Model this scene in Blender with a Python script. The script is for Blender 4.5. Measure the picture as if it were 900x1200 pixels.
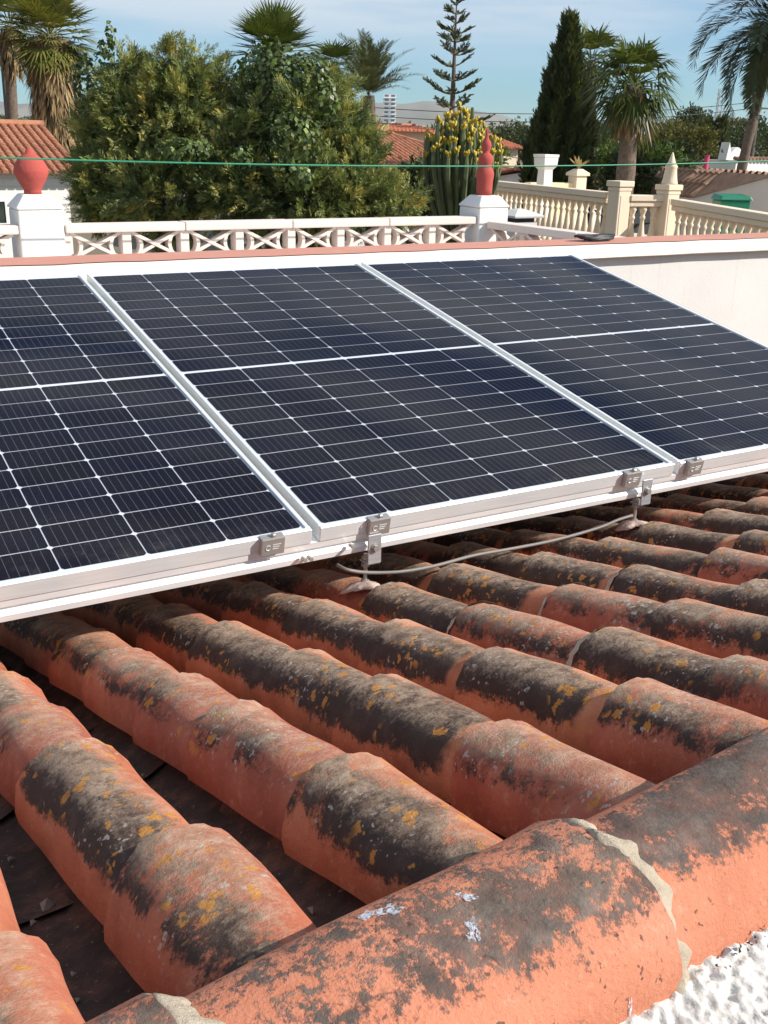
import bpy, bmesh, math, random
import numpy as np
from mathutils import Vector, Matrix

random.seed(7)
RNG = np.random.default_rng(7)
SC = bpy.context.scene
COL = SC.collection
for _o in list(bpy.data.objects):
    bpy.data.objects.remove(_o)

# ------------------------------------------------------------------ camera
# world: metres, origin at the lower left corner of the middle solar panel, X along its lower edge, Y away, Z up
CAM = Vector((-0.94065, -1.82963, 0.77693))
RT = Vector((0.861727, -0.506890, 0.022093))
UPV = Vector((0.153586, 0.302106, 0.940821))
FW = Vector((0.483567, 0.807338, -0.338184))
FPX = 1210.3                       # focal length in pixels of the 900 x 1200 photograph
GROUND = -3.2
FH = Vector((FW.x, FW.y, 0)).normalized()
cd = bpy.data.cameras.new('camera')
cam = bpy.data.objects.new('camera', cd)
COL.objects.link(cam)
cd.sensor_fit = 'VERTICAL'
cd.sensor_height = 24.0
cd.lens = FPX / 1200.0 * 24.0
cd.clip_start = 0.05
cd.clip_end = 30000
cam.matrix_world = Matrix(((RT.x, UPV.x, -FW.x, CAM.x), (RT.y, UPV.y, -FW.y, CAM.y), (RT.z, UPV.z, -FW.z, CAM.z), (0, 0, 0, 1)))
SC.camera = cam

# ------------------------------------------------------------------ light
SUN_AZ, SUN_EL = math.radians(49), math.radians(34)     # azimuth measured from -Y towards +X
SUN = Vector((math.sin(SUN_AZ) * math.cos(SUN_EL), -math.cos(SUN_AZ) * math.cos(SUN_EL), math.sin(SUN_EL)))
sl = bpy.data.lights.new('sun', 'SUN')
sl.energy = 5.0
sl.angle = math.radians(0.53)
sl.color = (1.0, 0.94, 0.86)
so = bpy.data.objects.new('sun', sl)
COL.objects.link(so)
so.rotation_euler = SUN.to_track_quat('Z', 'Y').to_euler()
so.location = (3, -6, 12)

W = bpy.data.worlds.new('World')
SC.world = W
W.use_nodes = True
wn, wl = W.node_tree.nodes, W.node_tree.links
wn.clear()
wo = wn.new('ShaderNodeOutputWorld')
wb = wn.new('ShaderNodeBackground')
wb.inputs['Strength'].default_value = 0.077
sky = wn.new('ShaderNodeTexSky')
sky.sky_type = 'NISHITA'
sky.sun_disc = False
sky.sun_elevation = SUN_EL
sky.sun_rotation = math.atan2(SUN.x, SUN.y)
sky.altitude = 50
sky.air_density = 1.0
sky.dust_density = 0.15
sky.ozone_density = 3.0
tc = wn.new('ShaderNodeTexCoord')
mp = wn.new('ShaderNodeMapping')
mp.inputs['Scale'].default_value = (1.6, 1.6, 14.0)
mp.inputs['Location'].default_value = (0.3, 0.1, 0.35)
nz = wn.new('ShaderNodeTexNoise')
nz.inputs['Scale'].default_value = 1.6
nz.inputs['Detail'].default_value = 6
nz.inputs['Roughness'].default_value = 0.5
rp = wn.new('ShaderNodeValToRGB')
rp.color_ramp.elements[0].position = 0.34
rp.color_ramp.elements[0].color = (0, 0, 0, 1)
rp.color_ramp.elements[1].position = 0.60
rp.color_ramp.elements[1].color = (0.9, 0.9, 0.9, 1)
mx = wn.new('ShaderNodeMixRGB')
mx.inputs['Color2'].default_value = (7.0, 7.6, 8.2, 1)
wl.new(tc.outputs['Generated'], mp.inputs['Vector'])
wl.new(mp.outputs['Vector'], nz.inputs['Vector'])
wl.new(nz.outputs['Fac'], rp.inputs['Fac'])
sx = wn.new('ShaderNodeSeparateXYZ')
wl.new(tc.outputs['Generated'], sx.inputs[0])
mr = wn.new('ShaderNodeMapRange')
mr.interpolation_type = 'SMOOTHSTEP'
mr.inputs['From Min'].default_value = 0.035
mr.inputs['From Max'].default_value = 0.125
wl.new(sx.outputs['Z'], mr.inputs['Value'])
mm_ = wn.new('ShaderNodeMath')
mm_.operation = 'MULTIPLY'
wl.new(rp.outputs['Color'], mm_.inputs[0])
wl.new(mr.outputs['Result'], mm_.inputs[1])
wl.new(mm_.outputs[0], mx.inputs['Fac'])
tn = wn.new('ShaderNodeMixRGB')
tn.blend_type = 'MULTIPLY'
tn.inputs['Fac'].default_value = 1.0
tn.inputs['Color2'].default_value = (0.61, 0.93, 1.16, 1)
wl.new(sky.outputs['Color'], tn.inputs['Color1'])
wl.new(tn.outputs['Color'], mx.inputs['Color1'])
wl.new(mx.outputs['Color'], wb.inputs['Color'])
wl.new(wb.outputs['Background'], wo.inputs['Surface'])

vs = SC.view_settings
vs.view_transform = 'Standard'
vs.look = 'None'
vs.gamma = 1.0
vs.use_curve_mapping = False
vs.exposure = 0.50
SC.render.engine = 'CYCLES'
SC.cycles.use_denoising = True
SC.cycles.max_bounces = 8
SC.cycles.transparent_max_bounces = 16
SC.cycles.sample_clamp_indirect = 6.0


# ------------------------------------------------------------------ helpers
def at(px, py, depth):
    """point seen at a pixel of the 900 x 1200 photograph, on the upright plane at a given distance ahead"""
    d = FW + (px - 450) / FPX * RT - (py - 600) / FPX * UPV
    return CAM + d * (depth * 1.061 / (d.x * FH.x + d.y * FH.y))


def aty(px, py, y):
    d = FW + (px - 450) / FPX * RT - (py - 600) / FPX * UPV
    return CAM + d * ((y - CAM.y) / d.y)


def atz(px, py, z):
    d = FW + (px - 450) / FPX * RT - (py - 600) / FPX * UPV
    return CAM + d * ((z - CAM.z) / d.z)


def tag(o, label=None, cat=None, group=None, kind=None):
    if label: o['label'] = label
    if cat: o['category'] = cat
    if group: o['group'] = group
    if kind: o['kind'] = kind
    return o


def empty(name, loc=(0, 0, 0), rot=(0, 0, 0)):
    o = bpy.data.objects.new(name, None)
    o.empty_display_size = 0.1
    COL.objects.link(o)
    o.location = loc
    o.rotation_euler = rot
    return o


def link(name, me, mat=None, parent=None, loc=(0, 0, 0), rot=(0, 0, 0), scale=None):
    o = bpy.data.objects.new(name, me)
    COL.objects.link(o)
    if mat is not None and len(me.materials) == 0:
        me.materials.append(mat)
    if parent is not None:
        o.parent = parent
    o.location = loc
    o.rotation_euler = rot
    if scale is not None:
        o.scale = scale
    return o


class MB:
    """collects shapes into one mesh"""
    def __init__(self):
        self.v, self.f, self.m = [], [], []

    def poly(self, pts, faces, m=0):
        b = len(self.v)
        self.v.extend([tuple(p) for p in pts])
        for q in faces:
            self.f.append(tuple(b + i for i in q))
            self.m.append(m)

    def box(self, a, b, m=0, mat=None):
        x0, y0, z0 = a
        x1, y1, z1 = b
        p = [Vector(c) for c in ((x0, y0, z0), (x1, y0, z0), (x1, y1, z0), (x0, y1, z0), (x0, y0, z1), (x1, y0, z1), (x1, y1, z1), (x0, y1, z1))]
        if mat is not None:
            p = [mat @ c for c in p]
        self.poly(p, [(3, 2, 1, 0), (4, 5, 6, 7), (0, 1, 5, 4), (1, 2, 6, 5), (2, 3, 7, 6), (3, 0, 4, 7)], m)

    def tube(self, pts, rad, seg=8, m=0, cap=True):
        pts = [Vector(p) for p in pts]
        n = len(pts)
        rads = rad if isinstance(rad, (list, tuple)) else [rad] * n
        rings = []
        for i, p in enumerate(pts):
            t = (pts[min(i + 1, n - 1)] - pts[max(i - 1, 0)])
            if t.length < 1e-9: t = Vector((0, 0, 1))
            t.normalize()
            a = Vector((0, 0, 1)) if abs(t.z) < 0.9 else Vector((1, 0, 0))
            s = t.cross(a).normalized()
            u = s.cross(t).normalized()
            rings.append([p + rads[i] * (math.cos(k * 2 * math.pi / seg) * s + math.sin(k * 2 * math.pi / seg) * u) for k in range(seg)])
        b = len(self.v)
        for r in rings: self.v.extend([tuple(q) for q in r])
        for i in range(n - 1):
            for k in range(seg):
                k2 = (k + 1) % seg
                self.f.append((b + i * seg + k, b + (i + 1) * seg + k, b + (i + 1) * seg + k2, b + i * seg + k2))
                self.m.append(m)
        if cap:
            self.f.append(tuple(b + k for k in range(seg))); self.m.append(m)
            self.f.append(tuple(b + (n - 1) * seg + k for k in reversed(range(seg)))); self.m.append(m)

    def lathe(self, prof, seg=20, m=0, org=(0, 0, 0), sq=None):
        """prof: list of (radius, z)"""
        b = len(self.v)
        ox, oy, oz = org
        for r, z in prof:
            for k in range(seg):
                a = k * 2 * math.pi / seg
                self.v.append((ox + r * math.cos(a), oy + r * math.sin(a), oz + z))
        for i in range(len(prof) - 1):
            for k in range(seg):
                k2 = (k + 1) % seg
                self.f.append((b + i * seg + k, b + i * seg + k2, b + (i + 1) * seg + k2, b + (i + 1) * seg + k))
                self.m.append(m)
        self.f.append(tuple(b + k for k in reversed(range(seg)))); self.m.append(m)
        self.f.append(tuple(b + (len(prof) - 1) * seg + k for k in range(seg))); self.m.append(m)

    def mesh(self, name, smooth=False):
        me = bpy.data.meshes.new(name)
        me.from_pydata(self.v, [], self.f)
        if any(self.m):
            me.polygons.foreach_set('material_index', self.m)
        if smooth:
            me.polygons.foreach_set('use_smooth', [True] * len(self.f))
        me.update()
        return me

    def build(self, name, mats, parent=None, smooth=False, bevel=0, loc=(0, 0, 0), rot=(0, 0, 0), seg=2):
        me = self.mesh(name, smooth)
        for m in (mats if isinstance(mats, (list, tuple)) else [mats]):
            me.materials.append(m)
        o = link(name, me, None, parent, loc, rot)
        if bevel:
            md = o.modifiers.new('bevel', 'BEVEL')
            md.width = bevel
            md.segments = seg
            md.limit_method = 'ANGLE'
            md.angle_limit = math.radians(40)
        return o


def grid_mesh(name, P, smooth=True, closed_u=False):
    """P: (n, m, 3) array of points"""
    n, m = P.shape[:2]
    v = P.reshape(-1, 3)
    f = []
    for i in range(n - 1):
        for j in range(m - 1 + (1 if closed_u else 0)):
            j2 = (j + 1) % m
            f.append((i * m + j, i * m + j2, (i + 1) * m + j2, (i + 1) * m + j))
    me = bpy.data.meshes.new(name)
    me.from_pydata([tuple(q) for q in v], [], f)
    if smooth:
        me.polygons.foreach_set('use_smooth', [True] * len(f))
    me.update()
    return me


# ------------------------------------------------------------------ materials
class NT:
    def __init__(self, name):
        self.mat = bpy.data.materials.new(name)
        self.mat.use_nodes = True
        self.t = self.mat.node_tree
        self.n, self.l = self.t.nodes, self.t.links
        self.b = self.n['Principled BSDF']
        self.out = self.n['Material Output']

    def node(self, typ, **kw):
        q = self.n.new(typ)
        for k, v in kw.items():
            if k in q.inputs: q.inputs[k].default_value = v
            else: setattr(q, k, v)
        return q

    def set(self, **kw):
        for k, v in kw.items():
            self.b.inputs[k.replace('_', ' ')].default_value = v

    def lk(self, a, b): self.l.new(a, b)

    def objcoord(self, randomise=True, scale=1.0):
        tcx = self.n.new('ShaderNodeTexCoord')
        if not randomise:
            return tcx.outputs['Object']
        oi = self.n.new('ShaderNodeObjectInfo')
        mu = self.node('ShaderNodeVectorMath', operation='SCALE')
        cmb = self.n.new('ShaderNodeCombineXYZ')
        for i in range(3): self.lk(oi.outputs['Random'], cmb.inputs[i])
        self.lk(cmb.outputs[0], mu.inputs[0])
        mu.inputs['Scale'].default_value = 37.0
        ad = self.node('ShaderNodeVectorMath', operation='ADD')
        self.lk(tcx.outputs['Object'], ad.inputs[0])
        self.lk(mu.outputs[0], ad.inputs[1])
        return ad.outputs[0]

    def noise(self, vec, scale, detail=4, rough=0.55, dist=0.0):
        q = self.n.new('ShaderNodeTexNoise')
        q.inputs['Scale'].default_value = scale
        q.inputs['Detail'].default_value = detail
        q.inputs['Roughness'].default_value = rough
        q.inputs['Distortion'].default_value = dist
        if vec is not None: self.lk(vec, q.inputs['Vector'])
        return q.outputs['Fac']

    def ramp(self, fac, stops, interp='LINEAR'):
        q = self.n.new('ShaderNodeValToRGB')
        e = q.color_ramp.elements
        q.color_ramp.interpolation = interp
        while len(e) < len(stops): e.new(0.5)
        for i, (p, c) in enumerate(stops):
            e[i].position = p
            e[i].color = (c, c, c, 1) if not isinstance(c, (tuple, list)) else (*c, 1)
        self.lk(fac, q.inputs['Fac'])
        return q.outputs['Color']

    def mix(self, fac, a, b, mode='MIX'):
        q = self.n.new('ShaderNodeMixRGB')
        q.blend_type = mode
        for s, val in (('Fac', fac), ('Color1', a), ('Color2', b)):
            if isinstance(val, (int, float)): q.inputs[s].default_value = val if s == 'Fac' else (val, val, val, 1)
            elif isinstance(val, (tuple, list)): q.inputs[s].default_value = (*val, 1)
            else: self.lk(val, q.inputs[s])
        return q.outputs['Color']

    def math(self, op, a, b=None, c=None, clamp=False):
        q = self.n.new('ShaderNodeMath')
        q.operation = op
        q.use_clamp = clamp
        for i, val in enumerate((a, b, c)):
            if val is None: continue
            if isinstance(val, (int, float)): q.inputs[i].default_value = val
            else: self.lk(val, q.inputs[i])
        return q.outputs[0]

    def smooth(self, x, lo, hi):
        q = self.n.new('ShaderNodeMapRange')
        q.interpolation_type = 'SMOOTHSTEP'
        self.lk(x, q.inputs['Value'])
        q.inputs['From Min'].default_value = lo
        q.inputs['From Max'].default_value = hi
        return q.outputs['Result']

    def bump(self, h, strength=0.3, dist=0.01, normal=None):
        q = self.n.new('ShaderNodeBump')
        q.inputs['Strength'].default_value = strength
        q.inputs['Distance'].default_value = dist
        self.lk(h, q.inputs['Height'])
        if normal is not None: self.lk(normal, q.inputs['Normal'])
        return q.outputs['Normal']

    def color(self, c): self.lk(c, self.b.inputs['Base Color'])
    def normal(self, c): self.lk(c, self.b.inputs['Normal'])


def plain(name, col, rough=0.6, metal=0.0, var=0.12, scale=6.0, bump=0.0, bscale=60.0, spec=None):
    m = NT(name)
    v = m.objcoord()
    n1 = m.noise(v, scale, 5)
    a = tuple(min(1, c * (1 - var)) for c in col)
    b = tuple(min(1, c * (1 + var)) for c in col)
    m.color(m.ramp(n1, [(0.3, a), (0.7, b)]))
    m.set(Roughness=rough, Metallic=metal)
    if spec is not None: m.b.inputs['Specular IOR Level'].default_value = spec
    if bump:
        m.normal(m.bump(m.noise(v, bscale, 4), bump, 0.01))
    return m.mat


def tile_material(name, ridge=False):
    """weathered terracotta: bare clay, sooty black growth on the upper shoulders, dusty crown, ochre and pale lichen"""
    m = NT(name)
    v = m.objcoord()
    raw = m.objcoord(False)
    oi = m.n.new('ShaderNodeObjectInfo')
    rnd = oi.outputs['Random']
    sep = m.n.new('ShaderNodeSeparateXYZ')
    m.lk(raw, sep.inputs[0])
    z = sep.outputs['Z']
    nb = m.noise(v, 9, 5, 0.6)
    clay = m.ramp(nb, [(0.25, (0.28, 0.083, 0.042)), (0.5, (0.43, 0.140, 0.072)), (0.78, (0.55, 0.22, 0.125))])
    hsv = m.n.new('ShaderNodeHueSaturation')
    m.lk(clay, hsv.inputs['Color'])
    m.lk(m.math('MULTIPLY_ADD', rnd, 0.014, 0.492), hsv.inputs['Hue'])
    m.lk(m.math('MULTIPLY_ADD', rnd, 0.35, 0.78), hsv.inputs['Value'])
    clay = hsv.outputs['Color']
    if ridge:
        clay = m.ramp(nb, [(0.25, (0.43, 0.150, 0.082)), (0.5, (0.50, 0.185, 0.105)), (0.78, (0.55, 0.225, 0.14))])
    grain = m.noise(v, 260, 3, 0.7)
    clay = m.mix(m.math('MULTIPLY', m.smooth(grain, 0.56, 0.70), 0.35), clay, (0.16, 0.06, 0.035))
    clay = m.mix(m.math('MULTIPLY', m.smooth(m.noise(v, 70, 4, 0.7), 0.54, 0.72), 0.28), clay, (0.62, 0.36, 0.25))
    # fine soot specks break every edge
    big = m.noise(v, 11, 6, 0.68, 0.25)
    fine = m.noise(v, 150, 4, 0.75)
    mid = m.noise(v, 34, 5, 0.65)
    brk = m.math('ADD', m.math('MULTIPLY', big, 0.56), m.math('MULTIPLY', fine, 0.30))
    brk = m.math('ADD', brk, m.math('MULTIPLY', mid, 0.30))
    if ridge:
        hgt = m.smooth(z, 0.03, 0.098)
        cover = m.math('ADD', brk, m.math('MULTIPLY', hgt, 0.31))
        soot = m.smooth(cover, 0.815, 0.885)
        soot = m.math('MULTIPLY', soot, m.math('MULTIPLY_ADD', mid, 0.75, 0.52), clamp=True)
        dark = m.ramp(m.noise(v, 26, 5, 0.6), [(0.25, (0.032, 0.029, 0.027)), (0.5, (0.075, 0.067, 0.060)), (0.72, (0.17, 0.148, 0.126))])
    else:
        # growth is denser on the local -x side of the barrel, above the foot
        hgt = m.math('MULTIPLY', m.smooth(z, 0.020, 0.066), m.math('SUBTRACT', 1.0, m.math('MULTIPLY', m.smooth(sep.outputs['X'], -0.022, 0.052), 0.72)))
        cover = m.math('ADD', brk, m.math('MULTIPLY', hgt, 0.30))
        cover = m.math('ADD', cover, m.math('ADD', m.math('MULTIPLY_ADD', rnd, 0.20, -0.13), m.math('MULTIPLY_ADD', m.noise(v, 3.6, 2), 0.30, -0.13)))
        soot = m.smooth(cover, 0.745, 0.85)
        # a cleaner band where some tiles were long covered by the one above
        band = m.math('MULTIPLY', m.smooth(m.math('ADD', m.math('MULTIPLY', sep.outputs['Y'], -1.0), m.math('MULTIPLY_ADD', mid, 0.04, -0.02)), 0.262, 0.282), m.smooth(rnd, 0.82, 0.84))
        soot = m.math('MULTIPLY', soot, m.math('MULTIPLY_ADD', band, -0.85, 0.95))
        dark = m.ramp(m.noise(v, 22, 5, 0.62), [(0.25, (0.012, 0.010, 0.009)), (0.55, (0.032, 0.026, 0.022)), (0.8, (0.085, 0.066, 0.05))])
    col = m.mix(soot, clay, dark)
    # dusty tan crown, thin over clay and growth alike
    crown = m.math('ADD', m.smooth(z, 0.055, 0.094) if not ridge else m.smooth(z, 0.07, 0.105), m.math('MULTIPLY_ADD', mid, 1.6, -0.95))
    crown = m.smooth(m.math('ADD', crown, m.math('MULTIPLY_ADD', fine, 1.5, -0.78)), 0.22, 1.05)
    dust = m.ramp(m.noise(v, 45, 4), [(0.3, (0.30, 0.195, 0.125)), (0.7, (0.58, 0.42, 0.30))])
    col = m.mix(m.math('MULTIPLY', crown, 0.20 if ridge else 0.62), col, dust)
    # lichens: ochre discs and pale discs, their own patchy presence
    def lichen(scale, size, gate_scale, gate, seedoff):
        off = m.node('ShaderNodeVectorMath', operation='ADD')
        m.lk(v, off.inputs[0])
        off.inputs[1].default_value = (seedoff, seedoff * 0.7, seedoff * 1.3)
        wob = m.node('ShaderNodeTexNoise')
        wob.inputs['Scale'].default_value = 75
        m.lk(off.outputs[0], wob.inputs['Vector'])
        wv = m.node('ShaderNodeVectorMath', operation='MULTIPLY_ADD')
        m.lk(wob.outputs['Color'], wv.inputs[0])
        wv.inputs[1].default_value = (0.026,) * 3
        m.lk(off.outputs[0], wv.inputs[2])
        vo = m.n.new('ShaderNodeTexVoronoi')
        vo.inputs['Scale'].default_value = scale
        m.lk(wv.outputs[0], vo.inputs['Vector'])
        sp = m.n.new('ShaderNodeSeparateXYZ')
        m.lk(vo.outputs['Color'], sp.inputs[0])
        rad = m.math('MULTIPLY', sp.outputs[0], size)
        d = m.math('SUBTRACT', rad, vo.outputs['Distance'])
        disc = m.smooth(d, 0.0, 0.07)
        g = m.smooth(m.noise(off.outputs[0], gate_scale, 3), gate, gate + 0.06)
        up = m.smooth(z, 0.03, 0.06)
        return m.math('MULTIPLY', m.math('MULTIPLY', disc, g), up)
    och = lichen(44, 0.5, 7, 0.50 if not ridge else 0.70, 3.1)
    och_c = m.ramp(fine, [(0.3, (0.36, 0.14, 0.025)), (0.7, (0.60, 0.27, 0.05))])
    col = m.mix(m.math('MULTIPLY', och, 0.8), col, och_c)
    pal = lichen(88, 0.43, 8, 0.52 if not ridge else 0.66, 11.7)
    pal_c = m.ramp(fine, [(0.3, (0.26, 0.23, 0.20)), (0.7, (0.52, 0.48, 0.43))])
    col = m.mix(m.math('MULTIPLY', pal, 0.75), col, pal_c)
    if ridge:
        for (sc_, k1, k0, op) in ((38, 0.60, -0.36, 0.75), (110, 0.75, -0.36, 0.8)):
            wob = m.node('ShaderNodeTexNoise')
            wob.inputs['Scale'].default_value = 130
            m.lk(v, wob.inputs['Vector'])
            wv = m.node('ShaderNodeVectorMath', operation='MULTIPLY_ADD')
            m.lk(wob.outputs['Color'], wv.inputs[0])
            wv.inputs[1].default_value = (0.016,) * 3
            m.lk(v, wv.inputs[2])
            vo = m.n.new('ShaderNodeTexVoronoi')
            vo.inputs['Scale'].default_value = sc_
            m.lk(wv.outputs[0], vo.inputs['Vector'])
            sp = m.n.new('ShaderNodeSeparateXYZ')
            m.lk(vo.outputs['Color'], sp.inputs[0])
            d = m.math('SUBTRACT', m.math('MULTIPLY_ADD', sp.outputs[1], k1, k0), vo.outputs['Distance'])
            speck = m.math('MULTIPLY', m.smooth(d, -0.02, 0.10), m.smooth(m.noise(v, 9, 3), 0.42, 0.55))
            col = m.mix(m.math('MULTIPLY', speck, op), col, (0.075, 0.042, 0.03))
        # worn whitish paint smears
        pw = m.noise(v, 7.5, 6, 0.75)
        col = m.mix(m.math('MULTIPLY', m.smooth(pw, 0.73, 0.755), 0.7), col, (0.62, 0.62, 0.66))
    m.color(col)
    m.set(Roughness=0.82)
    m.b.inputs['Specular IOR Level'].default_value = 0.3
    h = m.math('ADD', m.math('MULTIPLY', fine, 0.5), m.math('MULTIPLY', mid, 0.6))
    h = m.math('ADD', h, m.math('MULTIPLY', soot, 0.25))
    h = m.math('ADD', h, m.math('MULTIPLY', grain, 0.35))
    m.normal(m.bump(h, 0.6, 0.004))
    return m.mat


M = {}
M['tile'] = tile_material('weathered_tile')
M['ridge'] = tile_material('ridge_clay', True)


def mk_pan():
    m = NT('pan_tile_grime')
    v = m.objcoord()
    a = m.noise(v, 14, 6, 0.7)
    b = m.noise(v, 120, 3, 0.7)
    c = m.ramp(a, [(0.3, (0.03, 0.022, 0.018)), (0.5, (0.075, 0.045, 0.034)), (0.66, (0.19, 0.085, 0.055)), (0.8, (0.25, 0.11, 0.07))])
    c = m.mix(m.smooth(b, 0.64, 0.70), c, (0.24, 0.20, 0.16))
    m.color(c)
    m.set(Roughness=0.95)
    m.normal(m.bump(m.math('ADD', a, m.math('MULTIPLY', b, 0.6)), 0.7, 0.006))
    return m.mat


M['pan'] = mk_pan()


def mk_mortar():
    m = NT('grey_mortar')
    v = m.objcoord()
    a = m.noise(v, 30, 6, 0.7)
    m.color(m.ramp(a, [(0.3, (0.36, 0.29, 0.21)), (0.7, (0.60, 0.51, 0.39))]))
    m.set(Roughness=0.95)
    m.normal(m.bump(m.noise(v, 130, 6, 0.75), 0.8, 0.008))
    return m.mat


M['mortar'] = mk_mortar()


def mk_alu(name, col, rough, wear=0.1, metal=0.5):
    m = NT(name)
    v = m.objcoord(False)
    st = m.node('ShaderNodeMapping')
    st.inputs['Scale'].default_value = (3, 60, 60)
    m.lk(v, st.inputs['Vector'])
    n = m.noise(st.outputs[0], 3, 4)
    m.color(m.ramp(n, [(0.3, tuple(c * (1 - wear) for c in col)), (0.7, col)]))
    m.set(Metallic=metal)
    m.lk(m.math('MULTIPLY_ADD', n, 0.15, rough - 0.07), m.b.inputs['Roughness'])
    return m.mat


M['alu'] = mk_alu('anodised_aluminium', (0.78, 0.80, 0.80), 0.42, 0.1, 0.40)
M['rail'] = mk_alu('mill_aluminium', (0.90, 0.90, 0.89), 0.40, 0.1, 0.35)
M['clamp'] = mk_alu('grey_clamp', (0.38, 0.36, 0.34), 0.4)
M['zinc'] = mk_alu('zinc_steel', (0.48, 0.50, 0.52), 0.35, 0.25)
M['bolt'] = mk_alu('bolt_steel', (0.42, 0.40, 0.37), 0.35, 0.2)


def mk_cell():
    m = NT('silicon_cell')
    v = m.objcoord(False)
    sep = m.n.new('ShaderNodeSeparateXYZ')
    m.lk(v, sep.inputs[0])
    fr = m.math('FRACT', m.math('MULTIPLY_ADD', sep.outputs[0], 9 / 0.166, 0.0))
    line = m.math('LESS_THAN', m.math('ABSOLUTE', m.math('SUBTRACT', fr, 0.5)), 0.030)
    oi = m.n.new('ShaderNodeObjectInfo')
    base = m.mix(oi.outputs['Random'], (0.0042, 0.0045, 0.0120), (0.0065, 0.0074, 0.0215))
    n = m.noise(m.objcoord(), 40, 4)
    base = m.mix(m.math('MULTIPLY', n, 0.4), base, (0.007, 0.006, 0.008))
    m.color(m.mix(m.math('MULTIPLY', line, 0.6), base, (0.16, 0.16, 0.18)))
    m.set(Roughness=0.6)
    m.b.inputs['Specular IOR Level'].default_value = 0.0
    return m.mat


M['cell'] = mk_cell()
M['backsheet'] = plain('white_backsheet', (0.70, 0.73, 0.80), 0.5, var=0.03, spec=0.0)


def mk_glass():
    m = NT('panel_glass')
    m.n.remove(m.b)
    tr = m.node('ShaderNodeBsdfTransparent', Color=(0.93, 0.94, 0.95, 1))
    gl = m.node('ShaderNodeBsdfGlossy', Roughness=0.035)
    df = m.node('ShaderNodeBsdfDiffuse', Color=(0.46, 0.42, 0.37, 1))
    v = m.objcoord()
    fr = m.node('ShaderNodeFresnel', IOR=1.25)
    mix1 = m.n.new('ShaderNodeMixShader')
    m.lk(m.math('MULTIPLY', fr.outputs[0], 0.85), mix1.inputs[0])
    m.lk(tr.outputs[0], mix1.inputs[1])
    m.lk(gl.outputs[0], mix1.inputs[2])
    # thin film of dust
    d1 = m.noise(v, 5, 6, 0.7)
    d2 = m.noise(v, 170, 2, 0.6)
    dust = m.math('MULTIPLY_ADD', m.smooth(d1, 0.35, 0.8), 0.004, 0.002)
    dust = m.math('ADD', dust, m.math('MULTIPLY', m.smooth(d2, 0.68, 0.76), 0.10))
    sp = m.n.new('ShaderNodeSeparateXYZ')
    m.lk(m.objcoord(False), sp.inputs[0])
    low = m.math('MULTIPLY', m.math('SUBTRACT', 1.0, m.smooth(sp.outputs['Y'], 0.02, 0.13)), m.smooth(m.noise(v, 16, 5, 0.7), 0.40, 0.75))
    dust = m.math('ADD', dust, m.math('MULTIPLY', low, 0.05))
    mpd = m.node('ShaderNodeMapping')
    mpd.inputs['Scale'].default_value = (26, 1.6, 1)
    m.lk(v, mpd.inputs['Vector'])
    dust = m.math('ADD', dust, m.math('MULTIPLY', m.smooth(m.noise(mpd.outputs[0], 1.0, 4, 0.6), 0.58, 0.80), 0.007))
    mix2 = m.n.new('ShaderNodeMixShader')
    m.lk(dust, mix2.inputs[0])
    m.lk(mix1.outputs[0], mix2.inputs[1])
    m.lk(df.outputs[0], mix2.inputs[2])
    m.lk(mix2.outputs[0], m.out.inputs['Surface'])
    return m.mat


M['pglass'] = mk_glass()


def mk_white(name, col, stain=0.35, bump=0.15, bscale=90, dirt=(0.42, 0.36, 0.29), vert=True):
    m = NT(name)
    v = m.objcoord(True)
    mp_ = m.node('ShaderNodeMapping')
    mp_.inputs['Scale'].default_value = (7, 7, 0.9) if vert else (4, 4, 4)
    m.lk(v, mp_.inputs['Vector'])
    s = m.noise(mp_.outputs[0], 1.6, 6, 0.65)
    c = m.ramp(m.noise(v, 3, 5), [(0.3, tuple(q * 0.93 for q in col)), (0.7, col)])
    c = m.mix(m.math('MULTIPLY', m.smooth(s, 0.54, 0.82), stain), c, dirt)
    m.color(c)
    m.set(Roughness=0.88)
    m.normal(m.bump(m.noise(v, bscale, 5, 0.6), bump, 0.006))
    return m.mat


M['white'] = mk_white('white_wall_paint', (0.625, 0.615, 0.585), 0.5)
M['post_white'] = mk_white('white_post_paint', (0.74, 0.71, 0.68), 0.40)
M['fascia'] = mk_white('coping_white', (0.78, 0.75, 0.68), 0.35, vert=True)
M['cast'] = mk_white('pinkish_cast_stone', (0.72, 0.60, 0.53), 0.30, 0.25)
M['coping_red'] = mk_white('red_coping_paint', (0.50, 0.225, 0.165), 0.55, 0.3, 60, (0.58, 0.42, 0.34), False)
M['finial'] = mk_white('red_ceramic_paint', (0.38, 0.066, 0.05), 0.75, 0.35, 70, (0.44, 0.19, 0.15))
M['beige'] = mk_white('beige_cast_stone', (0.72, 0.59, 0.44), 0.35, 0.25, 70, (0.36, 0.26, 0.17))


def mk_stucco():
    m = NT('rough_white_stucco')
    v = m.objcoord(False)
    a = m.noise(v, 60, 6, 0.65)
    c = m.ramp(a, [(0.25, (0.46, 0.44, 0.41)), (0.6, (0.60, 0.585, 0.56))])
    m.color(m.mix(m.math('MULTIPLY', m.smooth(m.noise(v, 26, 5, 0.7), 0.55, 0.75), 0.45), c, (0.30, 0.27, 0.23)))
    m.set(Roughness=0.95)
    m.normal(m.bump(m.noise(v, 110, 4, 0.6), 0.5, 0.006))
    return m.mat


M['stucco'] = mk_stucco()
M['cable'] = plain('grey_cable', (0.16, 0.15, 0.14), 0.55)
M['green_wire'] = plain('green_plastic_line', (0.004, 0.20, 0.105), 0.45)
M['black'] = plain('black_plastic', (0.012, 0.012, 0.013), 0.45)

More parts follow.
